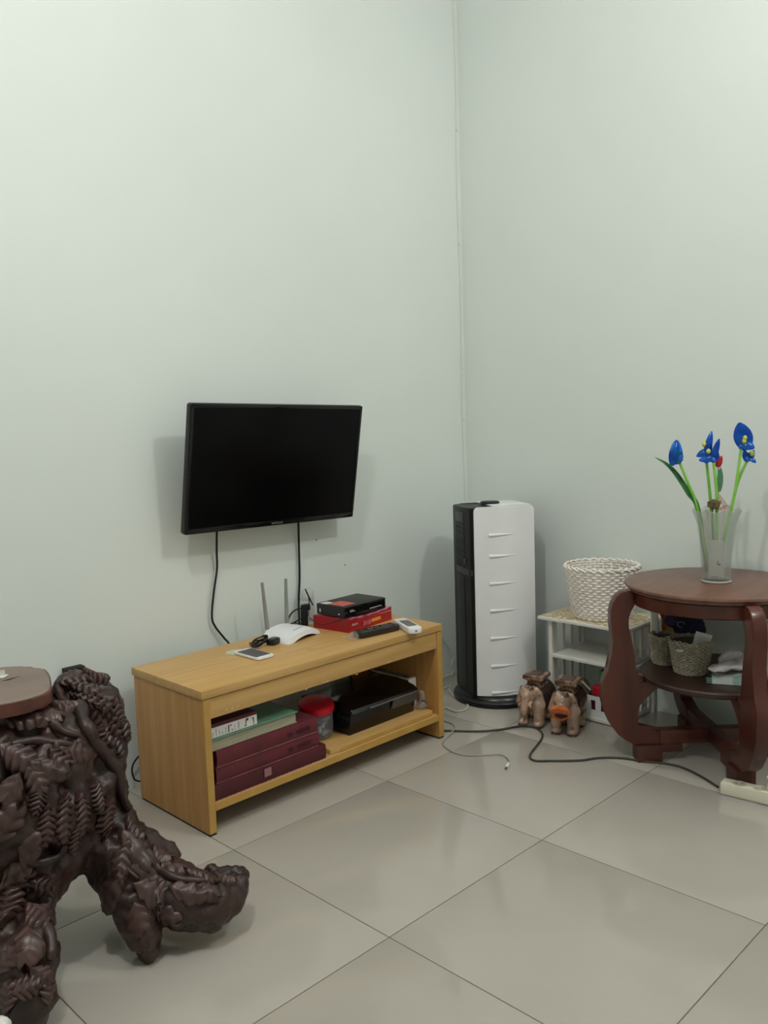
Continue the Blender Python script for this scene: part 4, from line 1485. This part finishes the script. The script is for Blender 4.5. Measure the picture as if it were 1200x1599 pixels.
def petal(bm, base, tip, width, normal, cup=0.25, n=8, thick=0.0025):
    base, tip, normal = Vector(base), Vector(tip), Vector(normal)
    ax = tip - base
    L = ax.length
    ax.normalize()
    side = ax.cross(normal).normalized()
    nrm = side.cross(ax).normalized()
    rows_ = []
    for i in range(n + 1):
        t_ = i / n
        wd = width * math.sin(PI * min(1, 0.12 + 0.88 * t_) ** 0.8) if t_ < 1 else 0.0
        wd = width * (math.sin(PI * (0.08 + 0.9 * t_)) ** 0.7)
        row = []
        for j in range(5):
            v = j / 4 * 2 - 1
            row.append(bm.verts.new(base + ax * (L * t_) + side * (v * wd) + nrm * (cup * wd * v * v * 1.2 - cup * L * .35 * math.sin(PI * t_))))
        rows_.append(row)
    fs = []
    for A, B_ in zip(rows_, rows_[1:]):
        for j in range(4):
            fs.append(bm.faces.new((A[j], A[j + 1], B_[j + 1], B_[j])))
    bmesh.ops.solidify(bm, geom=fs, thickness=thick)


def stem(parent, pts, r0, r1):
    bm = bm_new()
    P_ = spline(pts, 6)
    n = len(P_) - 1
    tube(bm, [p_ - parent.location for p_ in P_], [r0 + (r1 - r0) * k / n for k in range(n + 1)], 10)
    return obj('stem', bm, M_stem, parent)


FB = VP + Vector((0, 0, 0.03))
# closed tulip, far left
f1 = thing('glass_tulip', 'closed blue tulip head on a leaning green stem, leftmost in the vase', 'flower', vpt(1060, 722), group='blue flowers in the glass vase')
stem(f1, [FB - VR * .02, vpt(1090, 795), vpt(1076, 757), vpt(1062, 722)], 0.0052, 0.0045)
bm = bm_new()
hd_b, hd_t = vpt(1056, 723) - f1.location, vpt(1057, 687) - f1.location
axv = (hd_t - hd_b)
Mh = Matrix.Translation(hd_b) @ axv.to_track_quat('Z', 'Y').to_matrix().to_4x4()
Lh = axv.length
lathe(bm, [(0, -0.006), (0.014, -0.002), (0.0215, Lh * .12), (0.0225, Lh * .30), (0.0195, Lh * .55), (0.0135, Lh * .80), (0.007, Lh * .96), (0, Lh * 1.02)], 24, Mh, f=lambda a, r, z: (r * (1 + .10 * math.cos(3 * a)), z))
obj('bud', bm, M_petalg, f1, smooth=60)
bm = bm_new()
petal(bm, hd_b + VR * .006 - VN * .020, hd_b + VR * 0.017 - VN * 0.020 + axv * .5, 0.008, -VN + VR, 0.2)
obj('sepal', bm, M_leaf, f1, smooth=60)
bm = bm_new()
petal(bm, hd_b - VR * .012 - VN * .018 - axv * .1, hd_b + VR * .002 - VN * .008 + axv * .98, 0.017, -VN - VR * .3, -0.25)
obj('petal', bm, M_petalg, f1, smooth=60)
# long blade
f2 = thing('leaf_blade', 'long narrow green leaf arching out left from the vase', 'leaf', vpt(1092, 797))
bm = bm_new()
pl_ = spline([FB - VR * .03, vpt(1091, 797), vpt(1076, 770), vpt(1058, 742), vpt(1042, 725), vpt(1023, 714)], 6)
n = len(pl_) - 1
A, B_, C_ = [], [], []
for k, p_ in enumerate(pl_):
    tdir = (pl_[min(k + 1, n)] - pl_[max(k - 1, 0)]).normalized()
    sd = tdir.cross(VN).normalized()
    wd = 0.0085 * math.sin(PI * (0.12 + 0.87 * k / n)) ** 0.8
    q = p_ - f2.location
    A.append(bm.verts.new(q + sd * wd))
    C_.append(bm.verts.new(q + VN * wd * .6))
    B_.append(bm.verts.new(q - sd * wd))
fs = []
for k in range(n):
    fs.append(bm.faces.new((A[k], C_[k], C_[k + 1], A[k + 1])))
    fs.append(bm.faces.new((C_[k], B_[k], B_[k + 1], C_[k + 1])))
bmesh.ops.solidify(bm, geom=fs, thickness=0.0015)
obj('blade', bm, M_leaf, f2, smooth=50)


def iris(label, base_px, mid_px, head_px, petals, centre_px, offs=0.0):
    f = thing('glass_iris', label, 'flower', vpt(*head_px, offs), group='blue flowers in the glass vase')
    stem(f, [FB + (vpt(*base_px, offs) - VP) * .2, vpt(*base_px, offs), vpt(*mid_px, offs), vpt(*head_px, offs)], 0.0052, 0.0046)
    for (bx, by), (tx, ty), wd, dn, cup in petals:
        bm = bm_new()
        petal(bm, vpt(bx, by, offs) - f.location, vpt(tx, ty, offs + dn) - f.location, wd, -VN + Vector((0, 0, .4)), cup)
        obj('petal', bm, M_petal, f, smooth=60)
    bm = bm_new()
    for k, (cx_, cy_) in enumerate(centre_px):
        bmesh.ops.create_icosphere(bm, subdivisions=2, radius=1, matrix=Matrix.Translation(vpt(cx_, cy_, offs - .010) - f.location) @ Matrix.Diagonal((.007, .007, .009, 1)))
    obj('stigma', bm, M_yel, f, smooth=60)
    bm = bm_new()
    bmesh.ops.create_icosphere(bm, subdivisions=2, radius=1, matrix=Matrix.Translation(vpt(head_px[0], head_px[1] - 3, offs) - f.location) @ Matrix.Diagonal((.009, .009, .011, 1)))
    obj('calyx', bm, M_petal, f, smooth=60)
    return f


iris('blue flower with upright pointed petal, left of the middle pair in the vase', (1110, 780), (1107, 750), (1104, 722),
     [((1102, 719), (1112, 673), 0.012, 0.01, -.2), ((1108, 702), (1088, 713), 0.012, 0.0, -.2), ((1104, 712), (1110, 690), 0.012, -.012, -.25)], [(1100, 694)], 0.01)
iris('blue flower with cupped petals, right of the middle pair in the vase', (1120, 780), (1118, 750), (1115, 721),
     [((1112, 722), (1124, 685), 0.0105, 0.0, -.15), ((1118, 714), (1092, 719), 0.013, -.015, -.25), ((1114, 720), (1122, 706), 0.012, -.012, -.2), ((1108, 714), (1106, 699), .010, .006, .2)], [(1107, 705)], -0.012)
iris('large round blue flower, tallest in the vase', (1144, 790), (1152, 745), (1158, 700),
     [((1167, 703), (1155, 660), 0.029, -.006, -.18), ((1156, 690), (1179, 700), 0.016, -.012, -.25)], [(1164, 684), (1163, 689)], -0.008)
iris('small blue flower, lowest on the right of the vase', (1143, 792), (1154, 750), (1167, 720),
     [((1168, 722), (1163, 703), 0.011, -.004, -.2), ((1170, 712), (1181, 723), 0.008, -.012, -.2), ((1168, 720), (1178, 703), 0.011, 0.006, -.2)], [(1175, 708)], 0.012)
f3 = thing('red_bud', 'small red flower bud with pale green leaf in the vase', 'flower', vpt(1123, 730, .02))
bm = bm_new()
tube(bm, [q - f3.location for q in spline([FB, vpt(1122, 790, .02), vpt(1122, 755, .02), vpt(1122, 730, .02)], 5)], 0.0018, 6)
obj('stem', bm, M_leaf, f3)
bm = bm_new()
Mh = Matrix.Translation(vpt(1121, 730, .02) - f3.location) @ (vpt(1125, 711, .02) - vpt(1121, 730, .02)).to_track_quat('Z', 'Y').to_matrix().to_4x4()
lathe(bm, [(0, 0), (0.008, 0.003), (0.011, 0.016), (0.010, 0.03), (0.006, 0.038), (0, 0.036)], 18, Mh, f=lambda a, r, z: (r * (1 + .12 * math.sin(3 * a)), z + .003 * math.sin(3 * a) * (z > .03)))
obj('bud', bm, M_rose, f3, smooth=50)
bm = bm_new()
petal(bm, vpt(1124, 768, .02) - f3.location, vpt(1126, 730, .02) - f3.location, 0.010, -VN, 0.15)
obj('leaf', bm, M_dleaf, f3, smooth=50)
f4 = thing('dried_leaf', 'crumpled dry brown leaf sitting in the vase mouth', 'leaf', vpt(1114, 788, -.015))
bm = bm_new()
bmesh.ops.create_icosphere(bm, subdivisions=1, radius=1, matrix=Matrix.Diagonal((.022, .026, .022, 1)))
rnd = random.Random(21)
for v in bm.verts:
    v.co *= rnd.uniform(.6, 1.25)
obj('crumpled_blade', bm, M_brown, f4, smooth=0)
bm = bm_new()
tube(bm, [(0, 0, -.01), (.002, .004, -.05), (.004, .002, -.12)], 0.0022, 6)
obj('stalk', bm, M_brown, f4)
f5 = thing('pale_shell', 'pale pink petal-like shell in the vase mouth beside the dry leaf', 'shell', vpt(1130, 790, -.01))
bm = bm_new()
petal(bm, vpt(1140, 797, -.015) - f5.location, vpt(1121, 769, -.015) - f5.location, 0.009, -VN + VR, .3)
petal(bm, vpt(1122, 797, -.02) - f5.location, vpt(1142, 790, -.02) - f5.location, 0.008, -VN, .3)
obj('shell_lobe', bm, M_shell, f5, smooth=50)
bm = bm_new()
tube(bm, [vpt(1132, 797, -.01) - f5.location, vpt(1126, 850, 0) - f5.location], 0.002, 6)
obj('pick', bm, M_shell, f5)

# ------------------------------------------------------------------ power strip and floor cables
p0, p1 = onz(1125, 1241, 0), onz(1200, 1259, 0)
dr = (p1 - p0).normalized()
nr = Vector((-dr.y, dr.x, 0))
L_ = 0.27
c = p0 + dr * L_ / 2 + nr * 0.021
if (c - p0).dot(Vector((1, 0, 0))) < 0:
    nr = -nr
c = p0 + dr * L_ / 2 + nr * 0.021
ps = thing('power_strip', 'cream power strip on the floor in front of the round table', 'power strip', c, math.atan2(dr.y, dr.x))
HS = 0.040
bm = bm_new()
box(bm, -L_ / 2, L_ / 2, -0.022, 0.022, 0.004, HS, bev=0.004)
obj('housing', bm, M_cream, ps)
bm = bm_new()
box(bm, -L_ / 2 + .002, L_ / 2 - .002, -0.0205, 0.0205, 0.0, 0.004)
obj('base_plate', bm, M_grey, ps)
dk = mat('socket_well', (188, 182, 160), rough=0.5, var=0.05, scale=20)
for k in range(4):
    x = -L_ / 2 + 0.05 + k * 0.057
    bm = bm_new()
    lathe(bm, [(0, HS + .0002), (0.0165, HS + .0002), (0.0175, HS + .0012), (0.0188, HS + .0014), (0.0188, HS - .001)], 28, Matrix.Translation((x, 0, 0)))
    so = obj('socket', bm, dk, ps)
    bm = bm_new()
    for y in (-0.0095, 0.0095):
        lathe(bm, [(0, HS + .0003), (0.0024, HS + .0003), (0.0024, HS + .0008), (0, HS + .0008)], 10, Matrix.Translation((x + y * .7, y * .7, 0)))
    obj('pin_hole', bm, M_dgrey, so)
wpg = onz(1193, 1234, HS + .002)
pg = thing('white_plug', 'white plug with cord standing in the power strip', 'plug', (p0 + dr * 0.1415 + nr * .021) + Vector((0, 0, HS + .0016)))
bm = bm_new()
lathe(bm, [(0, 0), (0.0125, 0), (0.0125, 0.012), (0.009, 0.024), (0.009, 0.034), (0.0135, 0.037), (0.0135, 0.041), (0.006, 0.043), (0, 0.043)], 20)
obj('plug_body', bm, M_white2, pg)
bm = bm_new()
e_ = onx(1205, 1180, 2.62) - pg.location
tube(bm, spline([(0, 0, .042), (0.004, -.004, .07), (0.03, -.03, .10), (.07, -.1, .08), (.1, -.25, .01), (.1, -.4, .004)], 8), 0.0036, 8)
obj('cord', bm, M_white2, pg)

bm = bm_new()
zc = 0.0042
pts = [onz(x, y, zc) for x, y in ((640, 1140), (695, 1141), (740, 1142), (765, 1141), (790, 1138), (805, 1135), (822, 1134), (838, 1137), (847, 1145), (846, 1154), (838, 1165), (829, 1177), (829, 1184), (838, 1188), (860, 1188), (885, 1188), (910, 1187), (930, 1184), (950, 1183), (975, 1184), (1000, 1188), (1030, 1191), (1055, 1195), (1075, 1202), (1100, 1215), (1122, 1229))]
pts = [pts[0] + Vector((-.02, .06, 0))] + pts
tube(bm, spline(pts, 6), 0.0038, 7)
tag(obj('extension_cord', bm, M_wire), 'dark grey cord snaking across the tiles to the power strip', 'cord')
usb = thing('usb_cable', 'thin beige charging cable curling on the tiles with a white plug end', 'cable', (0, 0, 0))
bm = bm_new()
zc = 0.0105
pts = [onz(696, 1126, .003), onz(708, 1131, .003), onz(711, 1137, .0105), onz(704, 1145, .0105), onz(695, 1155, .003), onz(693, 1163, .003), onz(700, 1170, .003), onz(715, 1177, .003), onz(735, 1180, .003), onz(760, 1179, .003), onz(780, 1178, .003), onz(791, 1182, .003), onz(796, 1190, .004), onz(793.5, 1196, .005)]
pts = [Vector((2.42, 2.16, .003))] + pts
tube(bm, spline(pts, 6), 0.0024, 6)
obj('wire', bm, M_wireg, usb)
bm = bm_new()
a, b = onz(795, 1192, .0055), onz(790, 1200, .0055)
tube(bm, [a, a.lerp(b, .2), a.lerp(b, .75)], [0.004, 0.0055, 0.0055], 8)
obj('plug_grip', bm, M_white, usb)
bm = bm_new()
tube(bm, [a.lerp(b, .75), b], 0.0042, 8, flat=0.6)
obj('plug_tip', bm, M_steel, usb)
bm = bm_new()
pts = [Vector((2.56, 2.42, .004)), onz(694, 1103, .004), onz(707, 1110, .004), onz(722, 1110, .004), onz(731, 1103, .004), onz(720, 1096, .004) + Vector((0, 0, 0)), onz(706, 1086, .004), onz(701, 1076, .004), onz(706, 1068, .004), Vector((2.62, 2.42, .004))]
pts = [Vector((2.44, 2.22, .004)), onz(694, 1105, .004), onz(712, 1111, .004), onz(727, 1108, .004), onz(731, 1101, .004), onz(722, 1094, .004), onz(709, 1087, .004), onz(702, 1078, .004), onz(700, 1072, .004), Vector((2.56, 2.36, .004)), Vector((2.70, 2.44, .004))]
tube(bm, spline(pts, 7), 0.0036, 7)
tag(obj('cooler_cord', bm, M_wirew), 'pale cord looping round the base of the air cooler', 'cord')
bm = bm_new()
pts = [Vector((2.49, 2.44, .004)), ony(694, 1057, 2.455), ony(704, 1054, 2.455), ony(709, 1046, 2.46), ony(706, 1037, 2.462), ony(707, 1022, 2.465), Vector((2.80, 2.47, .20))]
tube(bm, spline(pts, 7), 0.0034, 7)
tag(obj('rising_cord', bm, M_wirew), 'pale cord rising along the wall behind the air cooler', 'cord')

# black cable loop behind the bench, black box on the wall by the carved stump
bm = bm_new()
pts = [Vector((1.40, 2.44, .16)), ony(228, 1174, 2.46), ony(215, 1183, 2.46), ony(207, 1197, 2.46), ony(208, 1212, 2.455), ony(218, 1220, 2.45), Vector((1.38, 2.43, .01))]
tube(bm, spline(pts, 7), 0.003, 6)
tag(obj('looped_cable', bm, M_rubber), 'dark cable loop hanging behind the left end of the bench', 'cable')
wsb = thing('wall_socket_box', 'black socket box on the wall just behind the carved stump', 'socket', (1.107, 2.485, 0.402))
bm = bm_new()
box(bm, -0.028, 0.032, -0.034, -0.0005, -0.045, 0.045, bev=0.003)
obj('box_shell', bm, M_blackm, wsb)
bm = bm_new()
box(bm, -0.02, 0.024, -0.0355, -0.034, -0.03, 0.032, bev=0.0005)
obj('face_plate', bm, M_black, wsb)

# thin white cable clipped down the room corner
cc = thing('corner_cable', 'thin white cable clipped down the corner where the walls meet', 'cable', (WX - 0.02, WY, 0))
bm = bm_new()
pts = [(-0.004 + 0.004 * math.sin(k * 1.3), -0.0035, 0.5 + 0.2 * k) for k in range(14)]
tube(bm, spline(pts, 4), 0.0021, 6)
obj('wire', bm, M_white2, cc)
for px, py in ((717, 205), (719, 382), (724, 575), (725, 586), (729, 655)):
    z = ony(px, py, WY).z
    bm = bm_new()
    box(bm, -0.009, 0.003, -0.008, -0.0003, z - .005, z + .005, bev=0.001)
    k_ = obj('clip', bm, M_white2, cc)
    bm = bm_new()
    lathe(bm, [(0, 0), (.001, 0), (.001, .002), (0, .002)], 8, Matrix.Translation((-.006, -.008, z)) @ Matrix.Rotation(R(90), 4, 'X'))
    obj('clip_nail', bm, M_dgrey, k_)
for lab, px, py in (('tiny nail in the wall right of the television shadow', 538, 882), ('tiny nail in the wall just under the television', 493, 843)):
    p = ony(px, py, WY)
    bm = bm_new()
    lathe(bm, [(0, 0), (.001, 0), (.001, .005), (.0022, .0055), (.002, .0065), (0, .007)], 10, Matrix.Translation((p.x, WY, p.z)) @ Matrix.Rotation(R(90), 4, 'X'))
    tag(obj('wall_nail', bm, M_dgrey), lab, 'nail', 'nails in the wall under the television')

# ------------------------------------------------------------------ carved root stump table
SCC = Vector((0.70, 1.88, 0))
SN = Vector((SCC.x, SCC.y, 0)).normalized()


def sp(px, py, dep=0.0):
    """point over the stump's own upright mid-plane, dep metres behind (+) or before (-) it"""
    return onp(px, py, SCC + SN * dep, SN)


balls = []
def rad(px):
    return px / 705.0
# trunk
for px, py, dp, r in ((20, 1150, 0.02, .19), (20, 1200, 0.0, .2), (20, 1250, -.02, .2), (25, 1300, -.03, .17), (-70, 1180, 0.05, .2), (-80, 1280, .05, .2),
                      (100, 1190, 0.03, .125), (100, 1230, 0.0, .13), (105, 1270, 0.0, .12), (30, 1120, .0, .13), (110, 1130, .05, .09), (60, 1300, -.06, .12)):
    q_ = sp(px, py, dp)
    balls.append((q_, (r, r, min(r, 0.555 - q_.z))))
# right shoulder
for px, py, dp, r in ((120, 1090, 0.08, .06), (142, 1110, 0.06, .075), (150, 1145, 0.05, .073), (148, 1180, .04, .072), (140, 1215, .03, .078), (138, 1245, .0, .085), (112, 1068, .1, .03)):
    balls.append((sp(px, py, dp), r))
# right leg and foot
ptsL = [((135, 1275), 0.0, .085), ((160, 1305), -.03, .078), ((190, 1345), -.07, .074), ((205, 1380), -.11, .066), ((215, 1420), -.15, .052), ((224, 1455), -.175, .036)]
for (a, b) in zip(ptsL, ptsL[1:]):
    balls += chain(sp(*a[0], a[1]), sp(*b[0], b[1]), a[2], b[2], 4)
heel = onz(231, 1486, 0.02)
balls += chain(sp(224, 1450, -.175), heel, .036, .02, 4)
toe = [(sp(195, 1350, -.06), .075), (sp(240, 1375, -.08), .07), (onz(285, 1402, 0.105), .066), (onz(325, 1412, 0.085), .055), (onz(352, 1402, 0.085), .043), (onz(368, 1385, .095), .028)]
for (a, b) in zip(toe, toe[1:]):
    balls += chain(a[0], b[0], a[1], b[1], 4)
balls += chain(sp(205, 1310, -.03), sp(250, 1345, -.04), .04, .045, 4)
# front left leg
ptsF = [(sp(30, 1330, -.08), .11), (sp(36, 1390, -.14), .07), (sp(36, 1440, -.19), .06), (onz(40, 1500, .14), .058), (onz(40, 1550, .09), .06), (onz(32, 1592, .05), .054)]
for (a, b) in zip(ptsF, ptsF[1:]):
    balls += chain(a[0], b[0], a[1], b[1], 4)
# rear leg, mostly hidden
balls += chain(sp(-90, 1330, .12), Vector((0.38, 1.95, .05)), .11, .06, 6)
bm = fuse(balls, 0.0075, 3)
dg = BVHTree.FromBMesh(bm)
for px, py, rr_, dep in ((48, 1142, .05, .035), (100, 1146, .035, .03), (30, 1172, .05, .02), (30, 1212, .04, .035), (5, 1250, .05, .03), (120, 1335, .06, .04), (75, 1338, .03, .02), (66, 1400, .035, .028), (78, 1425, .03, .026), (20, 1400, .03, .02),
                        (10, 1450, .035, .025), (60, 1508, .03, .022), (20, 1480, .025, .016), (160, 1200, .04, .025), (185, 1300, .03, .02), (200, 1380, .03, .02), (290, 1365, .03, .022), (330, 1385, .025, .016), (255, 1440, .03, .02), (110, 1230, .035, .02)):
    h_ = dg.ray_cast(CAM, ray(px, py).normalized())
    if h_[0] is None:
        continue
    for v in bm.verts:
        dd = (v.co - h_[0]).length
        if dd < rr_:
            v.co = v.co - h_[1] * (dep * (1 - (dd / rr_) ** 2) ** 2)
rough_up(bm, 0.012, 8.0, 3, True, (3, 1, 7))
rough_up(bm, 0.005, 26.0, 3, True, (1, 5, 2))
zm = min(v.co.z for v in bm.verts)
for v in bm.verts:
    if v.co.z < 0:
        v.co.z = 0.0
stp = thing('carved_root_stand', 'dark carved tree root stand with leaf carvings and flat sawn top', 'stand', (SCC.x, SCC.y, 0))
SL = Vector((SCC.x, SCC.y, 0))
for v in bm.verts:
    v.co -= SL
body = obj('carved_body', bm, M_root, stp, smooth=70)


def surf(px, py):
    d = ray(px, py).normalized()
    h = dg.ray_cast(CAM, d)
    return h[0], h[1]


def hug(p, lift):
    l, n_, i_, d_ = dg.find_nearest(p)
    if l is None:
        return p
    return l + n_ * lift


def carve_leaf(px, py, L, W, ang, lobes=5, deep=0.35, lift=0.010, grv=0.55):
    """relief leaf laid on the carved body; ang in degrees, 0 = to the right, 90 = up in the view"""
    c, n_ = surf(px, py)
    if c is None:
        return
    dirv = C_R * math.cos(R(ang)) + C_U * math.sin(R(ang))
    t_ = (dirv - n_ * dirv.dot(n_))
    if t_.length < 0.15:
        return
    t_.normalize()
    s_ = n_.cross(t_).normalized()
    n = lobes * 5
    bm = bm_new()
    rows_ = []
    bend = random.uniform(-.4, .4)
    for i in range(n + 1):
        u = i / n
        env = (math.sin(PI * min(1, u * .93 + .05)) ** 0.7)
        ph = (u * lobes) % 1.0
        ser = 1 - deep * (1 - abs(math.sin(PI * ph)) ** 0.7)
        row = []
        for j in range(9):
            v = j / 8 * 2 - 1
            wd = W * env * (ser if abs(v) > .6 else 1 - deep * .3 * (1 - abs(math.sin(PI * ph))))
            p = c + t_ * (L * (u - .5) + abs(v) * W * 0.5) + s_ * (wd * v + bend * L * (u - .5) ** 2)
            tip = 1 + .7 * max(0, u - .55)
            groove = grv * lift * (abs(math.sin(PI * ph)) - .5) * (0.2 < abs(v) < .9)
            hgt = lift * tip * (1.15 - 0.45 * v * v) + groove + (0.35 * lift if j == 4 else 0)
            if j in (0, 8) or i in (0, n):
                hgt = -0.004
            row.append(bm.verts.new(hug(p, hgt) - SL))
        rows_.append(row)
    for A, B_ in zip(rows_, rows_[1:]):
        for j in range(8):
            bm.faces.new((A[j], A[j + 1], B_[j + 1], B_[j]))
    obj('carved_leaf', bm, M_rootl, stp, smooth=60)


def carve_vine(pix, r, lift=0.004):
    P_ = []
    for px, py in pix:
        c, n_ = surf(px, py)
        if c is not None:
            P_.append(c + n_ * lift)
    if len(P_) < 2:
        return
    q = spline(P_, 5)
    q = [hug(v, lift) if k % 1 == 0 else v for k, v in enumerate(q)]
    bm = bm_new()
    m_ = len(q) - 1
    tube(bm, [v - SL for v in q], [r * (1 - .45 * k / m_) * (1 + .12 * math.sin(k * 1.1)) for k in range(m_ + 1)], 8)
    obj('carved_vine', bm, M_root, stp, smooth=60)


# hanging fern leaves
for a in ((72, 1285, .085, .022, -97), (98, 1275, .1, .024, -96), (127, 1268, .09, .024, -88), (115, 1305, .07, .02, -92), (165, 1275, .10, .028, -82), (150, 1240, .07, .022, -85), (60, 1245, .06, .02, -110)):
    carve_leaf(*a, lobes=7, deep=.3, lift=.010)
# shoulder foliage
for a in ((118, 1065, .07, .022, 20), (135, 1078, .08, .022, -35), (155, 1098, .07, .02, -30), (165, 1115, .075, .02, -40), (180, 1110, .06, .02, -60), (172, 1135, .07, .02, -50), (190, 1135, .06, .02, -80),
          (130, 1095, .07, .02, -20), (150, 1120, .07, .018, -35), (160, 1148, .06, .018, -45), (145, 1060, .06, .02, 30), (178, 1160, .06, .02, -75)):
    carve_leaf(*a, lobes=5, deep=.4, lift=.012)
# front
for a in ((30, 1125, .08, .03, 40), (60, 1120, .08, .034, 30), (95, 1105, .07, .025, 70), (25, 1180, .08, .03, -30), (70, 1200, .075, .03, -10), (85, 1185, .06, .028, -30), (55, 1215, .06, .026, -60), (20, 1230, .07, .03, -120),
          (110, 1175, .06, .025, 10), (10, 1290, .08, .03, 60), (45, 1330, .08, .026, 60), (20, 1370, .08, .026, 20), (60, 1380, .06, .022, -20), (15, 1420, .07, .026, 100), (55, 1430, .07, .03, -100),
          (45, 1475, .08, .034, -95), (15, 1500, .06, .024, 60), (60, 1520, .05, .022, -40), (35, 1545, .06, .024, 20), (15, 1560, .05, .022, 90), (70, 1550, .05, .02, 60)):
    carve_leaf(a[0], a[1], a[2] * random.uniform(.85, 1.15), a[3] * random.uniform(1.0, 1.3), a[4], lobes=random.choice((3, 4, 5)), deep=random.choice((.08, .15, .3)), lift=.011, grv=random.choice((.2, .35, .5)))
# right leg
for a in ((212, 1322, .10, .030, -60), (190, 1340, .08, .026, -100), (175, 1390, .09, .03, -115), (235, 1395, .10, .034, -15), (215, 1430, .06, .026, -70), (245, 1340, .07, .022, -40), (290, 1395, .08, .026, -10),
          (320, 1392, .06, .02, -20), (265, 1360, .07, .022, -35), (310, 1370, .06, .018, 0), (345, 1375, .05, .016, -5), (255, 1425, .07, .026, -20), (230, 1460, .05, .022, -80), (205, 1295, .06, .02, -70)):
    carve_leaf(a[0], a[1], a[2] * random.uniform(.9, 1.2), a[3] * random.uniform(1.0, 1.3), a[4], lobes=random.choice((3, 4, 5)), deep=random.choice((.08, .12, .25)), lift=.010, grv=random.choice((.2, .35, .5)))
carve_vine([(122, 1105), (128, 1130), (140, 1155), (160, 1180), (180, 1205), (186, 1235), (198, 1265)], .017, .006)
carve_vine([(20, 1165), (50, 1158), (80, 1160), (110, 1165), (128, 1178)], .011)
carve_vine([(80, 1130), (100, 1145), (122, 1150)], .011)
carve_vine([(86, 1160), (87, 1180), (88, 1210)], .008)
carve_vine([(196, 1300), (192, 1325), (198, 1355), (215, 1372)], .006)
carve_vine([(225, 1330), (250, 1360), (285, 1375), (330, 1378), (365, 1370)], .012)
carve_vine([(40, 1340), (60, 1345), (90, 1335), (100, 1318)], .012)
carve_vine([(15, 1390), (40, 1380), (65, 1388), (80, 1400)], .010)
carve_vine([(70, 1450), (78, 1480), (75, 1500)], .014)
carve_vine([(92, 1075), (98, 1095), (112, 1110)], .012)
# stub at the tip of the foot
bm = fuse([(onz(350, 1366, .11), .024), (onz(372, 1370, .105), .026), (onz(330, 1360, .115), .018)], .005)
rough_up(bm, .006, 40)
for v in bm.verts:
    v.co -= SL
obj('foot_knot', bm, M_root, stp, smooth=60)
# sawn slab on top
ztop = 0.6
outl = [(80, 1063), (79, 1078), (62, 1087), (42, 1093), (20, 1098), (-10, 1103), (-50, 1108), (-90, 1104), (-120, 1085), (-115, 1062), (-80, 1050), (-40, 1046), (0, 1042.5), (24, 1040), (45, 1042), (65, 1043), (75, 1050)]
poly = [onz(x, y, ztop) - SL for x, y in outl]
poly = [(v.x, v.y) for v in spline([(a.x, a.y, 0) for a in poly], 3, True)]
bm = bm_new()
ar = sum(poly[i][0] * poly[(i + 1) % len(poly)][1] - poly[(i + 1) % len(poly)][0] * poly[i][1] for i in range(len(poly)))
if ar < 0:
    poly = poly[::-1]
prism(bm, poly, ztop - 0.028, ztop, bev=0.005)
sl = obj('sawn_slab', bm, M_slabe, stp, smooth=40)
bm = bm_new()
cxp, cyp = sum(p[0] for p in poly) / len(poly), sum(p[1] for p in poly) / len(poly)
prism(bm, [(cxp + (x - cxp) * .965, cyp + (y - cyp) * .965) for x, y in poly], ztop - .004, ztop + .0006)
obj('slab_face', bm, M_slab, sl, smooth=0)
bm = bm_new()
q = [onz(2, 1064, ztop) - SL, onz(16, 1060, ztop) - SL, onz(32, 1056.5, ztop) - SL, onz(14, 1062.5, ztop) - SL]
qq = [(v.x, v.y) for v in q]
prism(bm, qq, ztop + .0006, ztop + .001)
obj('note_shadow', bm, mat('note_shadow_dark', (38, 26, 20), rough=0.8, var=0.1, scale=30), sl, smooth=0)  # painted shadow of the folded note, a dark sliver on the slab
p = onz(-6, 1058, ztop)
nt_ = thing('folded_note', 'small folded white note at the left edge of the sawn top', 'paper', (p.x, p.y, ztop + .0012), R(-40))
bm = bm_new()
prism(bm, [(-0.02, -0.012), (0.02, -0.012), (0.024, 0.012), (-0.02, 0.014)], 0, 0.0015)
obj('sheet', bm, M_white2, nt_, smooth=0)
bm = bm_new()
prism(bm, [(-0.02, 0.0016), (0.02, 0.0016), (0.02, 0.016), (-0.016, 0.012)], -.0006, .0006, Matrix(((1, 0, 0, 0), (0, 0, -1, 0), (0, 1, 0, 0), (0, 0, 0, 1))))
obj('raised_flap', bm, M_white2, nt_, smooth=0)
p = onz(-3, 1672, 0)
rg = thing('white_rag', 'white crumpled rag heaped on the floor at the foot of the carved stand', 'rag', (p.x, p.y, 0))
bm = fuse([((0, 0, .04), (.042, .042, .045)), ((-.02, .012, .065), (.03, .03, .03)), ((.008, -.008, .07), (.02, .022, .026))], .005)
rough_up(bm, .008, 35)
zm = min(v.co.z for v in bm.verts)
for v in bm.verts:
    v.co.z -= zm
obj('cloth', bm, M_white2, rg, smooth=60)
